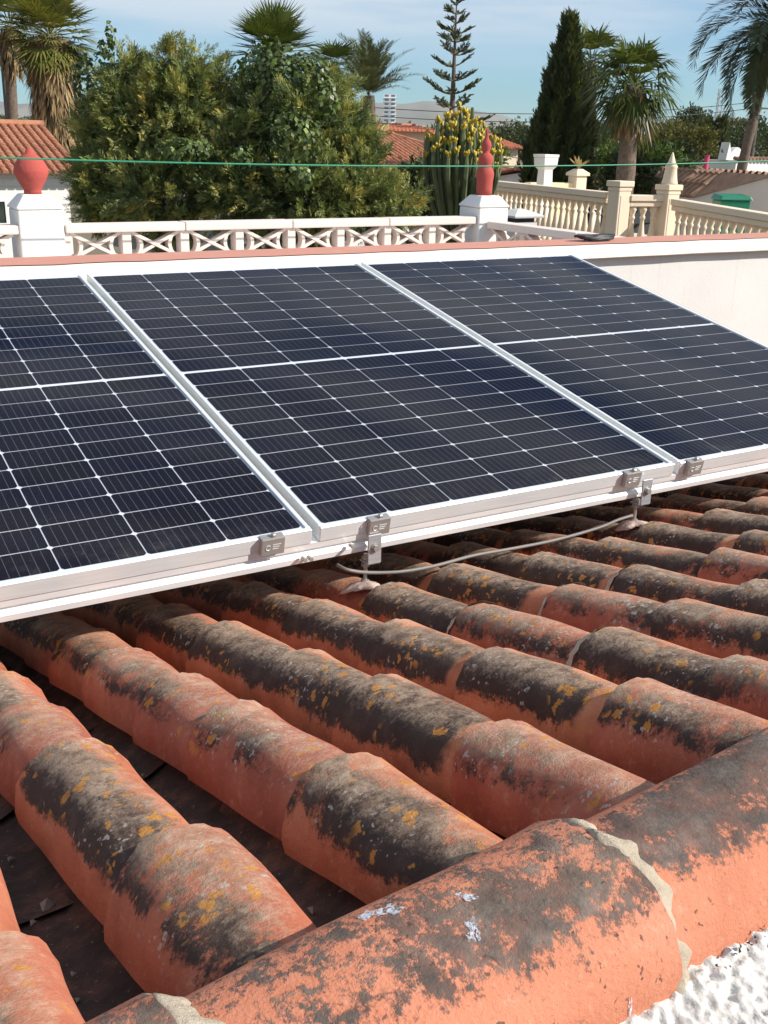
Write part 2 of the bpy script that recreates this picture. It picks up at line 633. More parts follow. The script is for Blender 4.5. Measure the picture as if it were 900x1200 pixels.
# ================================================================== SETTING
def mk_ground():
    m = NT('dry_ground')
    v = m.objcoord(False)
    a = m.noise(v, 0.08, 6, 0.6)
    m.color(m.ramp(a, [(0.3, (0.10, 0.085, 0.05)), (0.5, (0.16, 0.13, 0.085)), (0.7, (0.07, 0.085, 0.035))]))
    m.set(Roughness=1.0)
    return m.mat


M['ground'] = mk_ground()
g = MB()
g.poly([(-4400, -4400, GROUND), (4400, -4400, GROUND), (4400, 4400, GROUND), (-4400, 4400, GROUND)], [(0, 1, 2, 3)])
tag(g.build('ground', M['ground']), 'dry ground between the houses', kind='structure')

# ================================================================== TILED ROOF
ROOF = empty('tiled_roof', (0, 0, -1.2))
tag(ROOF, 'weathered terracotta barrel tile roof under the solar panels', 'roof')
PSI = math.radians(2.56)                      # rows run 2.6 degrees off the panel's long side
SLOPE = math.radians(14.49)
RD = Vector((-math.sin(PSI) * math.cos(SLOPE), math.cos(PSI) * math.cos(SLOPE), -math.sin(SLOPE)))   # downslope along the rows
RH = Vector((math.cos(PSI), math.sin(PSI), 0))
RN = RH.cross(RD).normalized()
R0 = Vector((0.2, 0, -0.155))                 # crest plane passes here


def roofpt(cross, along, h=0.0):
    """cross along RH, along along RD, h above the crest plane"""
    base = RN * (R0.dot(RN) + h)
    return RH * cross + RD * along + base


RM = Matrix(((RH.x, RD.x, RN.x), (RH.y, RD.y, RN.y), (RH.z, RD.z, RN.z)))


def cover_tile_mesh(seed, w0, w1, h0, h1, L=0.43, th=0.013, na=24, nl=10, wob=0.0022):
    """barrel tile, wide end at +y (y=0 is the wide lower lip), crown up"""
    r = random.Random(seed)
    ph = [r.uniform(0, 6.28) for _ in range(6)]
    skew = r.uniform(-0.004, 0.004)
    outer, inner = [], []
    for i in range(nl):
        t = i / (nl - 1)
        y = -L * t
        ro, ri = [], []
        w, h = w0 + (w1 - w0) * t, h0 + (h1 - h0) * t
        for k in range(na + 1):
            a = math.pi * (1.0 - k / na)
            d = wob * (math.sin(3 * a + ph[0] + 4 * t) + 0.7 * math.sin(5 * a + ph[1] - 7 * t) + 0.8 * math.sin(9 * t + ph[2]))
            if i == 0: d += 0.0012 * math.sin(17 * a + ph[3])
            ca, sa = math.cos(a), math.sin(a)
            e = 0.86
            px = (w + d) * math.copysign(abs(ca) ** e, ca)
            pz = (h + d) * (sa ** e if sa > 0 else 0)
            ro.append((px + skew * t, y + (0.003 * math.sin(2 * a + ph[4]) if i == 0 else 0), pz))
            f = (w - th) / w
            ri.append((px * f + skew * t, y, pz * (h - th) / h))
        outer.append(ro); inner.append(ri)
    v, f = [], []
    m1 = na + 1
    for ring in outer + inner: v.extend(ring)
    off = nl * m1
    for i in range(nl - 1):
        for k in range(na):
            f.append((i * m1 + k, i * m1 + k + 1, (i + 1) * m1 + k + 1, (i + 1) * m1 + k))
            f.append((off + i * m1 + k, off + (i + 1) * m1 + k, off + (i + 1) * m1 + k + 1, off + i * m1 + k + 1))
        f.append((i * m1, (i + 1) * m1, off + (i + 1) * m1, off + i * m1))
        f.append((i * m1 + na, off + i * m1 + na, off + (i + 1) * m1 + na, (i + 1) * m1 + na))
    for k in range(na):
        f.append((k, off + k, off + k + 1, k + 1))
        e = (nl - 1) * m1
        f.append((e + k, e + k + 1, off + e + k + 1, off + e + k))
    me = bpy.data.meshes.new('roof_tile')
    me.from_pydata(v, [], f)
    sm = [len(q) == 4 for q in f]
    me.polygons.foreach_set('use_smooth', sm)
    me.update()
    bm = bmesh.new(); bm.from_mesh(me)
    bmesh.ops.recalc_face_normals(bm, faces=bm.faces)
    for ed in bm.edges:
        if len(ed.link_faces) == 2 and ed.calc_face_angle(0) > 0.9: ed.smooth = False
    bm.to_mesh(me); bm.free()
    me.materials.append(M['tile'])
    return me


COVER = [cover_tile_mesh(s, 0.080 + 0.002 * (s % 3), 0.063, 0.0965, 0.074) for s in range(7)]


def pan_tile_mesh(seed):
    r = random.Random(100 + seed)
    P = []
    for i in range(6):
        t = i / 5
        y = -0.43 * t
        row = []
        w = 0.075 + 0.018 * t
        for k in range(9):
            a = math.pi * k / 8
            row.append((-w * math.cos(a), y, -0.05 * math.sin(a) + 0.002 * math.sin(7 * a + 9 * t + seed)))
        P.append(row)
    me = grid_mesh('pan_tile', np.array(P))
    me.materials.append(M['pan'])
    return me


PAN = [pan_tile_mesh(s) for s in range(3)]
# measured crest lines (cross) and lip positions (along) of the rows in view; regular beyond
ROWS = [(-1.95, None), (-1.745, None), (-1.545, None), (-1.345, None), (-1.14, None), (-0.925, [0.0, -0.34, -0.66, -0.97]), (-0.697, [0.02, -0.22, -0.49, -0.885]), (-0.468, [0.45, 0.22, -0.01, -0.30, -0.53, -0.84]),
        (-0.262, [-0.01, -0.35, -0.60, -0.895]), (-0.045, [0.0, -0.31, -0.61, -0.92]), (0.13, [-0.02, -0.35, -0.69, -0.95]),
        (0.33, [0.01, -0.39, -0.67, -0.97]), (0.517, [-0.08, -0.38, -0.68, -0.98]), (0.718, [-0.10, -0.44, -0.74, -1.0]), (0.922, [-0.05, -0.36, -0.67, -0.97])]
c = 1.125
while c < 3.6:
    ROWS.append((c, None))
    c += 0.201
BASE = -0.090                                  # tile feet below the crest plane
RIDGE_ALONG = -1.24
for ri, (cr, lips) in enumerate(ROWS):
    rr = random.Random(ri * 13 + 5)
    if lips is None:
        ph = rr.uniform(-0.08, 0.08)
        lips = [ph - 0.31 * k + rr.uniform(-0.02, 0.02) for k in range(4)]
    lips = list(lips)
    top = lips[0]
    up = []
    while top < 1.55:
        top += 0.31 + rr.uniform(-0.02, 0.02)
        up.append(top)
    seq = sorted(lips + up, reverse=True)
    for li, a in enumerate(seq):
        nxt = seq[li + 1] if li + 1 < len(seq) else a - 0.33
        q = rr.uniform(-0.004, 0.004)
        p = roofpt(cr + q, a, BASE + rr.uniform(-0.002, 0.003))
        o = link('roof_tile', COVER[rr.randrange(7)], None, ROOF)
        # pitch the tile so its lip rides over the head of the next one down
        exposed = a - nxt
        Lw = max(0.40, min(0.50, exposed + 0.09))
        Lw = max(0.12, min(Lw, a + 1.275))                 # the head stays under the ridge tiles
        pitch = 0.017 + rr.uniform(-0.004, 0.004)
        loc = RM.to_4x4() @ Matrix.Rotation(rr.uniform(-0.018, 0.018), 4, 'Z') @ Matrix.Rotation(pitch, 4, 'X') @ Matrix.Rotation(rr.uniform(-0.03, 0.03), 4, 'Y') @ Matrix.Diagonal((1.0, Lw / 0.43, 1.0, 1.0))
        o.matrix_world = Matrix.Translation(p - ROOF.location) @ loc
for ri in range(len(ROWS) - 1):
    cr = (ROWS[ri][0] + ROWS[ri + 1][0]) / 2
    rr = random.Random(ri * 7 + 900)
    a = 1.75
    while a > -1.2:
        p = roofpt(cr, a, BASE - 0.002)
        o = link('pan_tile', PAN[rr.randrange(3)], None, ROOF)
        o.matrix_world = Matrix.Translation(p - ROOF.location) @ RM.to_4x4() @ Matrix.Rotation(-0.02, 4, 'X') @ Matrix.Rotation(rr.uniform(-0.05, 0.05), 4, 'Z')
        a -= 0.33 + rr.uniform(-0.02, 0.02)
# deck below the tiles
d = MB()
pts = [roofpt(-2.1, -1.25, -0.17), roofpt(3.75, -1.25, -0.17), roofpt(3.75, 1.8, -0.17), roofpt(-2.1, 1.8, -0.17)]
pts2 = [p - RN * 0.12 for p in pts]
d.poly([p - ROOF.location for p in pts + pts2], [(0, 1, 2, 3), (7, 6, 5, 4), (0, 4, 5, 1), (1, 5, 6, 2), (2, 6, 7, 3), (3, 7, 4, 0)])
d.build('roof_deck', M['pan'], ROOF)

# ridge tiles: axis along X (rotated with the rows), each wide at its right end, over the narrow head of the next
RA_Y, RA_Z = -1.285, 0.128


def ridge_mesh(seed, L):
    me = cover_tile_mesh(50 + seed, 0.099, 0.083, 0.098, 0.080, L=L, th=0.014, na=28, nl=11, wob=0.0014)
    me.materials.clear()
    me.materials.append(M['ridge'])
    me.name = 'ridge_tile'
    return me


RIDGE_J = [-1.955, -1.56, -1.165, -0.775, -0.38] + [0.02 + 0.4 * k for k in range(10)]
for k, xj in enumerate(RIDGE_J):
    o = link('ridge_tile', ridge_mesh(k, 0.50), None, ROOF)
    o.matrix_world = Matrix.Translation(Vector((xj, RA_Y + 0.045 * (xj + 0.4), RA_Z - 0.02)) - ROOF.location) @ Matrix.Rotation(PSI, 4, 'Z') @ Matrix.Rotation(-math.pi / 2, 4, 'Z') @ Matrix.Rotation(0.012 + random.uniform(-.004, .004), 4, 'X')
    # ragged mortar fillet at the lip
    rr = random.Random(k + 40)
    P = []
    for i in range(7):
        row = []
        s_ = i / 6
        for j in range(49):
            a = math.pi * (-0.02 + 1.04 * j / 48)
            edge = 0.026 + 0.005 * math.sin(5 * a + 2.1 * k) + 0.005 * math.sin(11 * a + k) + 0.003 * math.sin(23 * a + 3 * k)
            yy = -0.005 + (edge + 0.005) * s_
            rad = 0.1025 - 0.0155 * s_ ** 1.5 + 0.0012 * math.sin(17 * a + 5 * s_ + k) + rr.uniform(-0.0008, 0.0008)
            if i == 6: rad = 0.080
            if i == 0: rad = 0.097
            row.append((rad * math.cos(a), yy, rad * 0.985 * math.sin(a)))
        P.append(row)
    mm = grid_mesh('mortar_joint', np.array(P))
    mo = link('mortar_joint', mm, M['mortar'], ROOF)
    mo.matrix_world = Matrix.Translation(Vector((xj, RA_Y + 0.045 * (xj + 0.4), RA_Z - 0.02)) - ROOF.location) @ Matrix.Rotation(PSI, 4, 'Z') @ Matrix.Rotation(-math.pi / 2, 4, 'Z')

# mortar crescents left on a few tile lips
for (cr, a, rot) in ((0.13, -0.35, 0), (0.13, -0.69, 0), (0.33, -0.39, 0), (0.517, -0.38, 0)):
    P = []
    rr = random.Random(int(a * 100) + 7)
    for i in range(4):
        row = []
        for j in range(19):
            an = math.pi * (0.06 + 0.62 * j / 18)
            s = i / 3
            yy = 0.0 + 0.028 * s + rr.uniform(-0.003, 0.003)
            rad = 0.094 - 0.016 * s + rr.uniform(-0.0015, 0.0015)
            row.append((-rad * math.cos(an) * 0.95, yy, rad * math.sin(an) * 1.04))
        P.append(row)
    mo = link('mortar_joint', grid_mesh('mortar_joint', np.array(P)), M['mortar'], ROOF)
    mo.matrix_world = Matrix.Translation(roofpt(cr, a, BASE) - ROOF.location) @ RM.to_4x4()

# rough plastered wall on the near side of the ridge
us = np.concatenate([np.linspace(-2.2, -0.47, 60), np.linspace(-0.468, 0.30, 400), np.linspace(0.305, 1.2, 30)])
n_u = len(us)
prof = [(RA_Y + 0.02, RA_Z - 0.008), (RA_Y - 0.095, RA_Z - 0.010), (RA_Y - 0.22, RA_Z - 0.045), (RA_Y - 0.30, RA_Z - 0.09), (RA_Y - 0.32, RA_Z - 0.5)]
pl = np.array(prof)
seglen = np.r_[0, np.cumsum(np.linalg.norm(np.diff(pl, axis=0), axis=1))]
tv = np.concatenate([np.linspace(0, 0.34, 170), np.linspace(0.345, seglen[-1], 20)])
n_v = len(tv)
P = np.zeros((n_v, n_u, 3))
py_, pz_ = np.interp(tv, seglen, pl[:, 0]), np.interp(tv, seglen, pl[:, 1])
P[:, :, 0] = us[None, :]
P[:, :, 1] = py_[:, None] + 0.045 * (us[None, :] + 0.4)
P[:, :, 2] = pz_[:, None]
def blur(a, n):
    for _ in range(n):
        a = (a + np.roll(a, 1, 0) + np.roll(a, -1, 0) + np.roll(a, 1, 1) + np.roll(a, -1, 1)) / 5
    return a / a.std()


grainy = blur(RNG.normal(size=(n_v, n_u)), 3)
coarse = blur(RNG.normal(size=(n_v, n_u)), 14)
lump = np.clip(grainy, -2.4, 1.3) * 0.0017 + np.clip(coarse, -2.5, 1.0) * 0.0016
P[:, :, 2] += lump
P[:, :, 1] -= lump * 0.5
me = grid_mesh('stucco_wall', P)
o = link('stucco_wall', me, M['stucco'])
tag(o, 'rough white plastered wall top beside the terracotta ridge tiles', 'wall')

# ================================================================== SOLAR PANELS
TILT = math.radians(11)
PW, PH, PG = 1.038, 1.755, 0.020
TM = Matrix.Rotation(TILT, 4, 'X')
cm = MB()
cw, chh, ch = 0.1658, 0.0823, 0.0056
cm.poly([(-cw / 2 + ch, -chh / 2, 0), (cw / 2 - ch, -chh / 2, 0), (cw / 2, -chh / 2 + ch, 0), (cw / 2, chh / 2 - ch, 0), (cw / 2 - ch, chh / 2, 0), (-cw / 2 + ch, chh / 2, 0), (-cw / 2, chh / 2 - ch, 0), (-cw / 2, -chh / 2 + ch, 0)], [(0, 1, 2, 3, 4, 5, 6, 7)])
CELL = cm.mesh('solar_cell')
CELL.materials.append(M['cell'])
MARG = (PW - 6 * 0.166 - 5 * 0.0025) / 2
PANELS = ((-2, 'solar panel at the far end of the row, past the two joint clamps'), (-1, 'solar panel running out past the white post'), (0, 'middle solar panel, whole, between two seams'), (1, 'end solar panel whose outer long edge meets the white wall'))
PLAB = {-1: 'dark solar panel cut off by the picture edge, beside the whole middle panel', 0: 'whole middle solar panel with both long seams showing', 1: 'bluish end solar panel whose free long edge stands against the white wall'}


def prism(mb, prof, x0, x1, m=0):
    n = len(prof)
    pts = [(x0, y, z) for y, z in prof] + [(x1, y, z) for y, z in prof]
    f = [tuple(range(n)), tuple(range(2 * n - 1, n - 1, -1))]
    for i in range(n):
        j = (i + 1) % n
        f.append((i, n + i, n + j, j))
    mb.poly(pts, f, m)


for k in (-1, 0, 1):
    root = empty('solar_panel', (k * (PW + PG), 0, 0), (TILT, 0, 0))
    tag(root, PLAB[k], 'solar panel', 'row of solar panels on the roof')
    fr = MB()
    D, Lp = 0.035, 0.011
    fr.box((0, 0, -D), (PW, Lp, 0))
    fr.box((0, PH - Lp, -D), (PW, PH, 0))
    fr.box((0, Lp, -D), (Lp, PH - Lp, 0))
    fr.box((PW - Lp, Lp, -D), (PW, PH - Lp, 0))
    fr.build('frame', M['alu'], root, bevel=0.0012, seg=1)
    bs = MB()
    bs.box((Lp, Lp, -0.008), (PW - Lp, PH - Lp, -0.0050))
    bs.build('backsheet', M['backsheet'], root)
    for half in range(2):
        y0 = 0.021 if half == 0 else PH / 2 + 0.0055
        pitch = (PH / 2 - 0.0055 - 0.021) / 10
        for r in range(10):
            for cidx in range(6):
                link('solar_cell', CELL, None, root, (MARG + 0.083 + cidx * 0.1685, y0 + pitch * (r + 0.5), -0.0042))
    gl = MB()
    gl.poly([(Lp, Lp, -0.0022), (PW - Lp, Lp, -0.0022), (PW - Lp, PH - Lp, -0.0022), (Lp, PH - Lp, -0.0022)], [(0, 1, 2, 3)])
    gl.build('glass', M['pglass'], root)

# rails under the panels, front and rear
X0R, X1R = -1.30, 2.16
railprof = [(0.002, -0.036), (0.002, -0.050), (0.009, -0.052), (0.009, -0.057), (0.002, -0.059), (-0.003, -0.066), (-0.003, -0.079), (0.003, -0.081), (0.040, -0.081), (0.040, -0.036)]
for (v0, lab) in ((0.0, 'bright aluminium rail carrying the lower edge of the panels'), (1.62, 'aluminium rail under the raised rear edge of the panels')):
    rl = MB()
    prism(rl, [(y + v0, z) for y, z in railprof], X0R, X1R)
    o = rl.build('mounting_rail', M['rail'], None, rot=(TILT, 0, 0))
    tag(o, lab, 'rail')
# rear legs
for i, x in enumerate((-0.9, 0.35, 1.55)):
    p = TM @ Vector((x, 1.64, -0.081))
    zt = (roofpt(x, 1.62, -0.01)).z
    b = MB()
    b.box((x - 0.02, p.y - 0.02, zt), (x + 0.02, p.y + 0.02, p.z - 0.002))
    b.box((x - 0.04, p.y - 0.06, zt - 0.004), (x + 0.04, p.y + 0.06, zt + 0.004))
    tag(b.build('rear_support', M['rail']), 'aluminium leg propping up the rear rail under the %s' % ('cut off panel', 'middle panel', 'end panel')[i], 'support', 'rear legs under the panels')

# clamps on the lower edge
def clamp(px, py, label):
    q = aty(px, py, 0.0)
    x = q.x
    root = empty('edge_clamp', (x, 0, 0), (TILT, 0, 0))
    tag(root, label, 'clamp', 'clamps along the lower edge of the panels')
    b = MB()
    b.box((-0.026, -0.014, -0.036), (0.026, -0.001, 0.003))
    b.box((-0.026, -0.0135, 0.0012), (0.026, 0.007, 0.0040))
    b.build('clamp_body', M['clamp'], root, bevel=0.0015)
    b = MB()
    b.lathe([(0.006, 0.0), (0.006, 0.006), (0.004, 0.008)], 6)
    b.build('bolt_head', M['bolt'], root, loc=(0.002, -0.006, 0.004))
    # three small pressed lines and a ring on the face
    b = MB()
    for j, zz in enumerate((-0.012, -0.017, -0.022)):
        b.box((-0.002, -0.0148, zz), (0.017 - 0.003 * j, -0.0142, zz + 0.0016))
    pts = [(-0.012 + 0.0055 * math.cos(t), -0.0146, -0.017 + 0.0055 * math.sin(t)) for t in np.linspace(0.6, 5.7, 14)]
    b.tube(pts, 0.0008, 5)
    b.build('pressed_mark', M['alu'], root)


clamp(318, 640, 'grey clamp gripping the panel edge just before the seam with the steel bracket')
clamp(442.5, 617, 'grey clamp directly above the first steel bracket')
clamp(739, 560, 'grey clamp directly above the second steel bracket')
clamp(812, 546, 'grey clamp on the end panel, past both steel brackets')

# L brackets with hanger bolts
def bracket(px_b, foot_px, label):
    bx = aty(px_b[0], px_b[1], -0.005).x
    f = Vector((bx - 0.012, 0.012, 0))
    # foot on the tile crest
    zt = R0.z - (RN.x * (f.x - R0.x) + RN.y * (f.y - R0.y)) / RN.z
    root = empty('roof_bracket', (f.x, f.y, zt))
    tag(root, label, 'bracket', 'steel brackets bolted through the roof tiles')
    b = MB()
    b.box((0.004, -0.026, 0.058), (0.037, -0.0215, 0.126))
    b.box((0.004, -0.0214, 0.054), (0.037, 0.014, 0.0585))
    b.build('angle_plate', M['zinc'], root, bevel=0.0008, seg=1)
    b = MB()
    b.tube([(0.021, -0.034, 0.096), (0.021, -0.018, 0.096)], 0.0075, 6)
    b.tube([(0.021, -0.0285, 0.096), (0.021, -0.026, 0.096)], 0.0105, 16)
    b.build('nut', M['bolt'], root)
    b = MB()
    b.tube([(0.012, 0.0, -0.03), (0.012, 0.0, 0.074)], 0.0048, 10)
    b.build('hanger_bolt', M['bolt'], root)
    for (za, zb_) in ((0.004, 0.012), (0.044, 0.052), (0.0615, 0.0675)):
        b = MB()
        b.tube([(0.012, 0.0, za), (0.012, 0.0, zb_)], 0.0095, 6)
        b.build('lock_nut', M['bolt'], root)
    # sealant blob
    b = MB()
    rr = random.Random(int(px_b[0]))
    prof = [(0.042, -0.006), (0.036, 0.001), (0.018, 0.005), (0.006, 0.007)]
    b.lathe(prof, 22)
    me = b.mesh('sealant', True)
    for v in me.vertices:
        a = math.atan2(v.co.y, v.co.x)
        s = 1 + 0.22 * math.sin(3 * a + px_b[0]) + 0.14 * math.sin(7 * a)
        v.co.x *= s; v.co.y *= s
        v.co.z -= 4.2 * v.co.x * v.co.x * 0.9 + 0.0
        v.co.z -= 0.258 * v.co.y
    o = link('sealant', me, plain('pale_sealant_%d' % px_b[0], (0.46, 0.34, 0.29), 0.6, bump=0.4, bscale=80), root, (0.008, 0, 0.002))


bracket((433, 645), (430, 677), 'zinc steel angle bracket where the grey cable starts, below the middle panel')
bracket((752, 580), (742, 606), 'zinc steel angle bracket where the grey cable ends, close to the end panel')
# small splice screws on the rail
for (px, py) in ((356, 655), (363, 654), (412, 640)):
    q = aty(px, py, -0.004)
    b = MB()
    b.tube([(0, -0.010, 0), (0, 0.008, 0)], 0.0045, 6)
    o = b.build('rail_screw', M['bolt'], None, loc=q)
    tag(o, {356: 'outer of the two paired screws in the rail, under the seam of the panels', 363: 'inner of the two paired screws in the rail, nearer the steel bracket', 412: 'single screw in the rail right beside the steel bracket'}[px], 'screw', 'screws in the lower rail')
# earthing cable
b = MB()
cpts = [(395, 662, 0.03), (408, 668, 0.0), (432, 671, 0.0), (470, 670, -0.01), (510, 663, -0.01), (555, 651, 0.0), (600, 643, 0.0), (650, 633, 0.0), (700, 619, 0.005), (725, 609, 0.01), (741, 604, 0.012)]
ctl = [aty(px, py, yy) for px, py, yy in cpts]
fine = []
for i in range(len(ctl) - 1):
    p0, p1, p2, p3 = ctl[max(i - 1, 0)], ctl[i], ctl[i + 1], ctl[min(i + 2, len(ctl) - 1)]
    for s in range(6):
        t = s / 6
        fine.append(0.5 * ((2 * p1) + (p2 - p0) * t + (2 * p0 - 5 * p1 + 4 * p2 - p3) * t * t + (3 * p1 - p0 - 3 * p2 + p3) * t ** 3))
fine.append(ctl[-1])
b.tube(fine, 0.0042, 8)
tag(b.build('earth_cable', M['cable'], None, smooth=True), 'thin grey cable running loose between the two steel brackets', 'cable')

# ================================================================== PARAPET AND TERRACE
PY, PZ = 1.80, 0.356
root = empty('parapet_wall', (1.5, PY, -1.2))
tag(root, 'long white parapet wall with red painted coping behind the panels', 'wall')
b = MB()
b.box((-5.0, 0.045, -2.0), (7.0, 0.27, PZ + 1.2 - 0.058))
b.build('wall', M['white'], root)
b = MB()
nx = 120
P = np.zeros((nx, 4, 3))
for i in range(nx):
    x = -5.0 + 12.0 * i / (nx - 1)
    w = 0.0008 * math.sin(x * 5.1) + 0.0006 * math.sin(x * 13 + 1)
    P[i] = [(x, 0.02 + w, PZ + 1.2 - 0.062), (x, 0.0 + w, PZ + 1.2 - 0.056 + w), (x, 0.0 + w * 0.7, PZ + 1.2 - 0.004 + w * 0.5), (x, 0.30, PZ + 1.2 - 0.006 + w * 0.5)]
link('coping', grid_mesh('coping', P, False), M['fascia'], root)
P = np.zeros((nx, 3, 3))
for i in range(nx):
    x = -5.0 + 12.0 * i / (nx - 1)
    w = 0.0008 * math.sin(x * 5.1) + 0.0006 * math.sin(x * 13 + 1)
    P[i] = [(x, 0.055 + 0.008 * math.sin(x * 17) + 0.006 * math.sin(x * 41), PZ + 1.2 - 0.001 + w * 0.5), (x, 0.14, PZ + 1.2 + w * 0.5), (x, 0.302, PZ + 1.2 - 0.001 + w * 0.5)]
link('red_coping_paint', grid_mesh('red_coping_paint', P), M['coping_red'], root)
b = MB()
b.box((-5.0, 0.05, PZ + 1.2 - 0.07), (7.0, 0.30, PZ + 1.2 - 0.0575))
b.build('coping_bed', M['fascia'], root)

BY = 4.0                                    # the lattice balustrade's plane
BZT = 0.318                                 # its rail top
b = MB()
b.box((-4.0, 2.12, GROUND), (3.46, 4.22, 0.02))
o = b.build('terrace', M['white'])
tag(o, 'terrace block behind the parapet', kind='structure')


def finial_mesh(prof, seg=28):
    b = MB()
    b.lathe(prof, seg)
    return b.mesh('finial', True)


def post(cx, cy, w, ztop, label, rot=0.0):
    root = empty('balustrade_post', (cx, cy, 0.02), (0, 0, rot))
    tag(root, label, 'post', 'white posts of the lattice balustrade')
    b = MB()
    h = ztop - 0.02
    b.box((-w / 2, -w / 2, 0), (w / 2, w / 2, h))
    t = w * 0.5 * 0.62
    e = w / 2 + 0.006
    b.build('shaft', M['post_white'], root, bevel=0.008)
    c = MB()
    z0, z1 = h + 0.001, h + 0.075
    lo = [(-e, -e, z0), (e, -e, z0), (e, e, z0), (-e, e, z0)]
    l2 = [(-e, -e, z0 + 0.012), (e, -e, z0 + 0.012), (e, e, z0 + 0.012), (-e, e, z0 + 0.012)]
    hi = [(-t, -t, z1), (t, -t, z1), (t, t, z1), (-t, t, z1)]
    c.poly(lo + l2 + hi, [(3, 2, 1, 0), (0, 1, 5, 4), (1, 2, 6, 5), (2, 3, 7, 6), (3, 0, 4, 7), (4, 5, 9, 8), (5, 6, 10, 9), (6, 7, 11, 10), (7, 4, 8, 11), (8, 9, 10, 11)])
    c.build('cap', M['post_white'], root, bevel=0.008)
    return root, h + 0.075 + 0.02


p1, zt1 = post(0.372, 4.06, 0.232, 0.395, 'white square post carrying the onion shaped red finial')
o = link('finial', finial_mesh([(0.046, 0), (0.044, 0.015), (0.050, 0.03), (0.075, 0.075), (0.089, 0.108), (0.088, 0.122), (0.080, 0.150), (0.062, 0.178), (0.040, 0.196), (0.024, 0.206), (0.018, 0.220), (0.006, 0.232)]), M['finial'], None, (0.366, 4.06, zt1 - 0.001))
tag(o, 'onion shaped red ceramic finial on the white post', 'finial', 'red finials on the posts')
p2, zt2 = post(3.30, 4.04, 0.235, 0.375, 'white square post carrying the tall bulbous red finial', math.radians(0))
o = link('finial', finial_mesh([(0.052, 0), (0.053, 0.04), (0.055, 0.09), (0.060, 0.128), (0.058, 0.150), (0.046, 0.172), (0.040, 0.183), (0.045, 0.200), (0.050, 0.226), (0.046, 0.248), (0.030, 0.264), (0.023, 0.271), (0.028, 0.288), (0.034, 0.312), (0.029, 0.336), (0.016, 0.352), (0.0125, 0.362), (0.010, 0.385), (0.003, 0.424)]), M['finial'], None, (3.295, 4.04, zt2 - 0.001))
tag(o, 'tall bulbous red ceramic finial in stacked rounds on a white post', 'finial', 'red finials on the posts')


def lattice(name, label, p0, p1, units, ztop, thick=0.07):
    """cast balustrade: bottom sill, top rail, pillars and X blocks with arcs"""
    p0, p1 = Vector(p0), Vector(p1)
    L = (p1 - p0).length
    ang = math.atan2((p1 - p0).y, (p1 - p0).x)
    root = empty(name, (p0.x, p0.y, 0.02), (0, 0, ang))
    tag(root, label, 'balustrade', 'cast lattice balustrades round the terrace')
    zt = ztop - 0.02
    b = MB()
    n = max(1, int(L / 0.62))
    for i in range(n):
        b.box((L * i / n + 0.0015, -0.06, zt - 0.046), (L * (i + 1) / n - 0.0015, 0.06, zt + 0.0015 * (i % 2)))
    b.build('top_rail', M['cast'], root, bevel=0.008)
    zb = zt - 0.046 - 0.142
    b = MB()
    b.box((0, -0.06, 0.0), (L, 0.06, zb))
    b.build('sill', M['cast'], root)
    u = L / units
    H = 0.142
    zc = zb + H / 2
    for i in range(units):
        xl = u * i
        pm = MB()
        pm.box((xl - 0.026, -thick / 2 - 0.004, zb), (xl + 0.026, thick / 2 + 0.004, zb + H))
        pm.build('pillar', M['cast'], root, bevel=0.003, seg=1)
        xm = MB()
        w2 = u / 2 - 0.026
        cxm = xl + u / 2
        for s in (-1, 1):
            dx, dz = w2 * 0.98, H / 2 - 0.002
            ln = math.hypot(dx, dz)
            nx_, nz_ = -dz / ln * 0.0085, dx / ln * 0.0085
            q = []
            for yy in (-thick / 2, thick / 2):
                q += [(cxm - dx + nx_, yy, zc + s * (-dz + nz_)), (cxm - dx - nx_, yy, zc + s * (-dz - nz_)), (cxm + dx - nx_, yy, zc + s * (dz - nz_)), (cxm + dx + nx_, yy, zc + s * (dz + nz_))]
            y_off = 0.002 * s
            q = [(a, b_ + y_off, c_) for a, b_, c_ in q]
            xm.poly(q, [(0, 1, 2, 3), (7, 6, 5, 4), (0, 4, 5, 1), (1, 5, 6, 2), (2, 6, 7, 3), (3, 7, 4, 0)])
        for s in (-1, 1):
            # arc bulging towards the centre from the pillar side
            pts_o, pts_i = [], []
            for t in np.linspace(-1.20, 1.20, 13):
                R1, R2 = 0.082, 0.062
                pts_o.append((cxm + s * (w2 + 0.012) - s * R1 * math.cos(t), zc + R1 * 0.86 * math.sin(t)))
                pts_i.append((cxm + s * (w2 + 0.012) - s * R2 * math.cos(t), zc + R1 * 0.86 * math.sin(t)))
            for j in range(12):
                a0, a1, c0, c1 = pts_o[j], pts_o[j + 1], pts_i[j], pts_i[j + 1]
                q = [(p[0], -thick / 2 + 0.006, p[1]) for p in (a0, a1, c1, c0)] + [(p[0], thick / 2 - 0.006, p[1]) for p in (a0, a1, c1, c0)]
                xm.poly(q, [(0, 1, 2, 3), (7, 6, 5, 4), (0, 4, 5, 1), (1, 5, 6, 2), (2, 6, 7, 3), (3, 7, 4, 0)])
        xm.build('lattice_block', M['cast'], root)
    return root


lattice('lattice_balustrade', 'pale pink lattice balustrade stretched between the two white posts', (0.492, BY, 0), (3.18, BY, 0), 8, BZT)
lattice('lattice_balustrade', 'pale pink lattice balustrade running out beside the onion finial post to the picture edge', (-1.80, BY, 0), (0.252, BY, 0), 6, BZT)
lattice('lattice_balustrade', 'lattice balustrade in shade, returning from the tall finial post to the parapet', (3.30, 2.12, 0), (3.30, 3.92, 0), 5, 0.29)

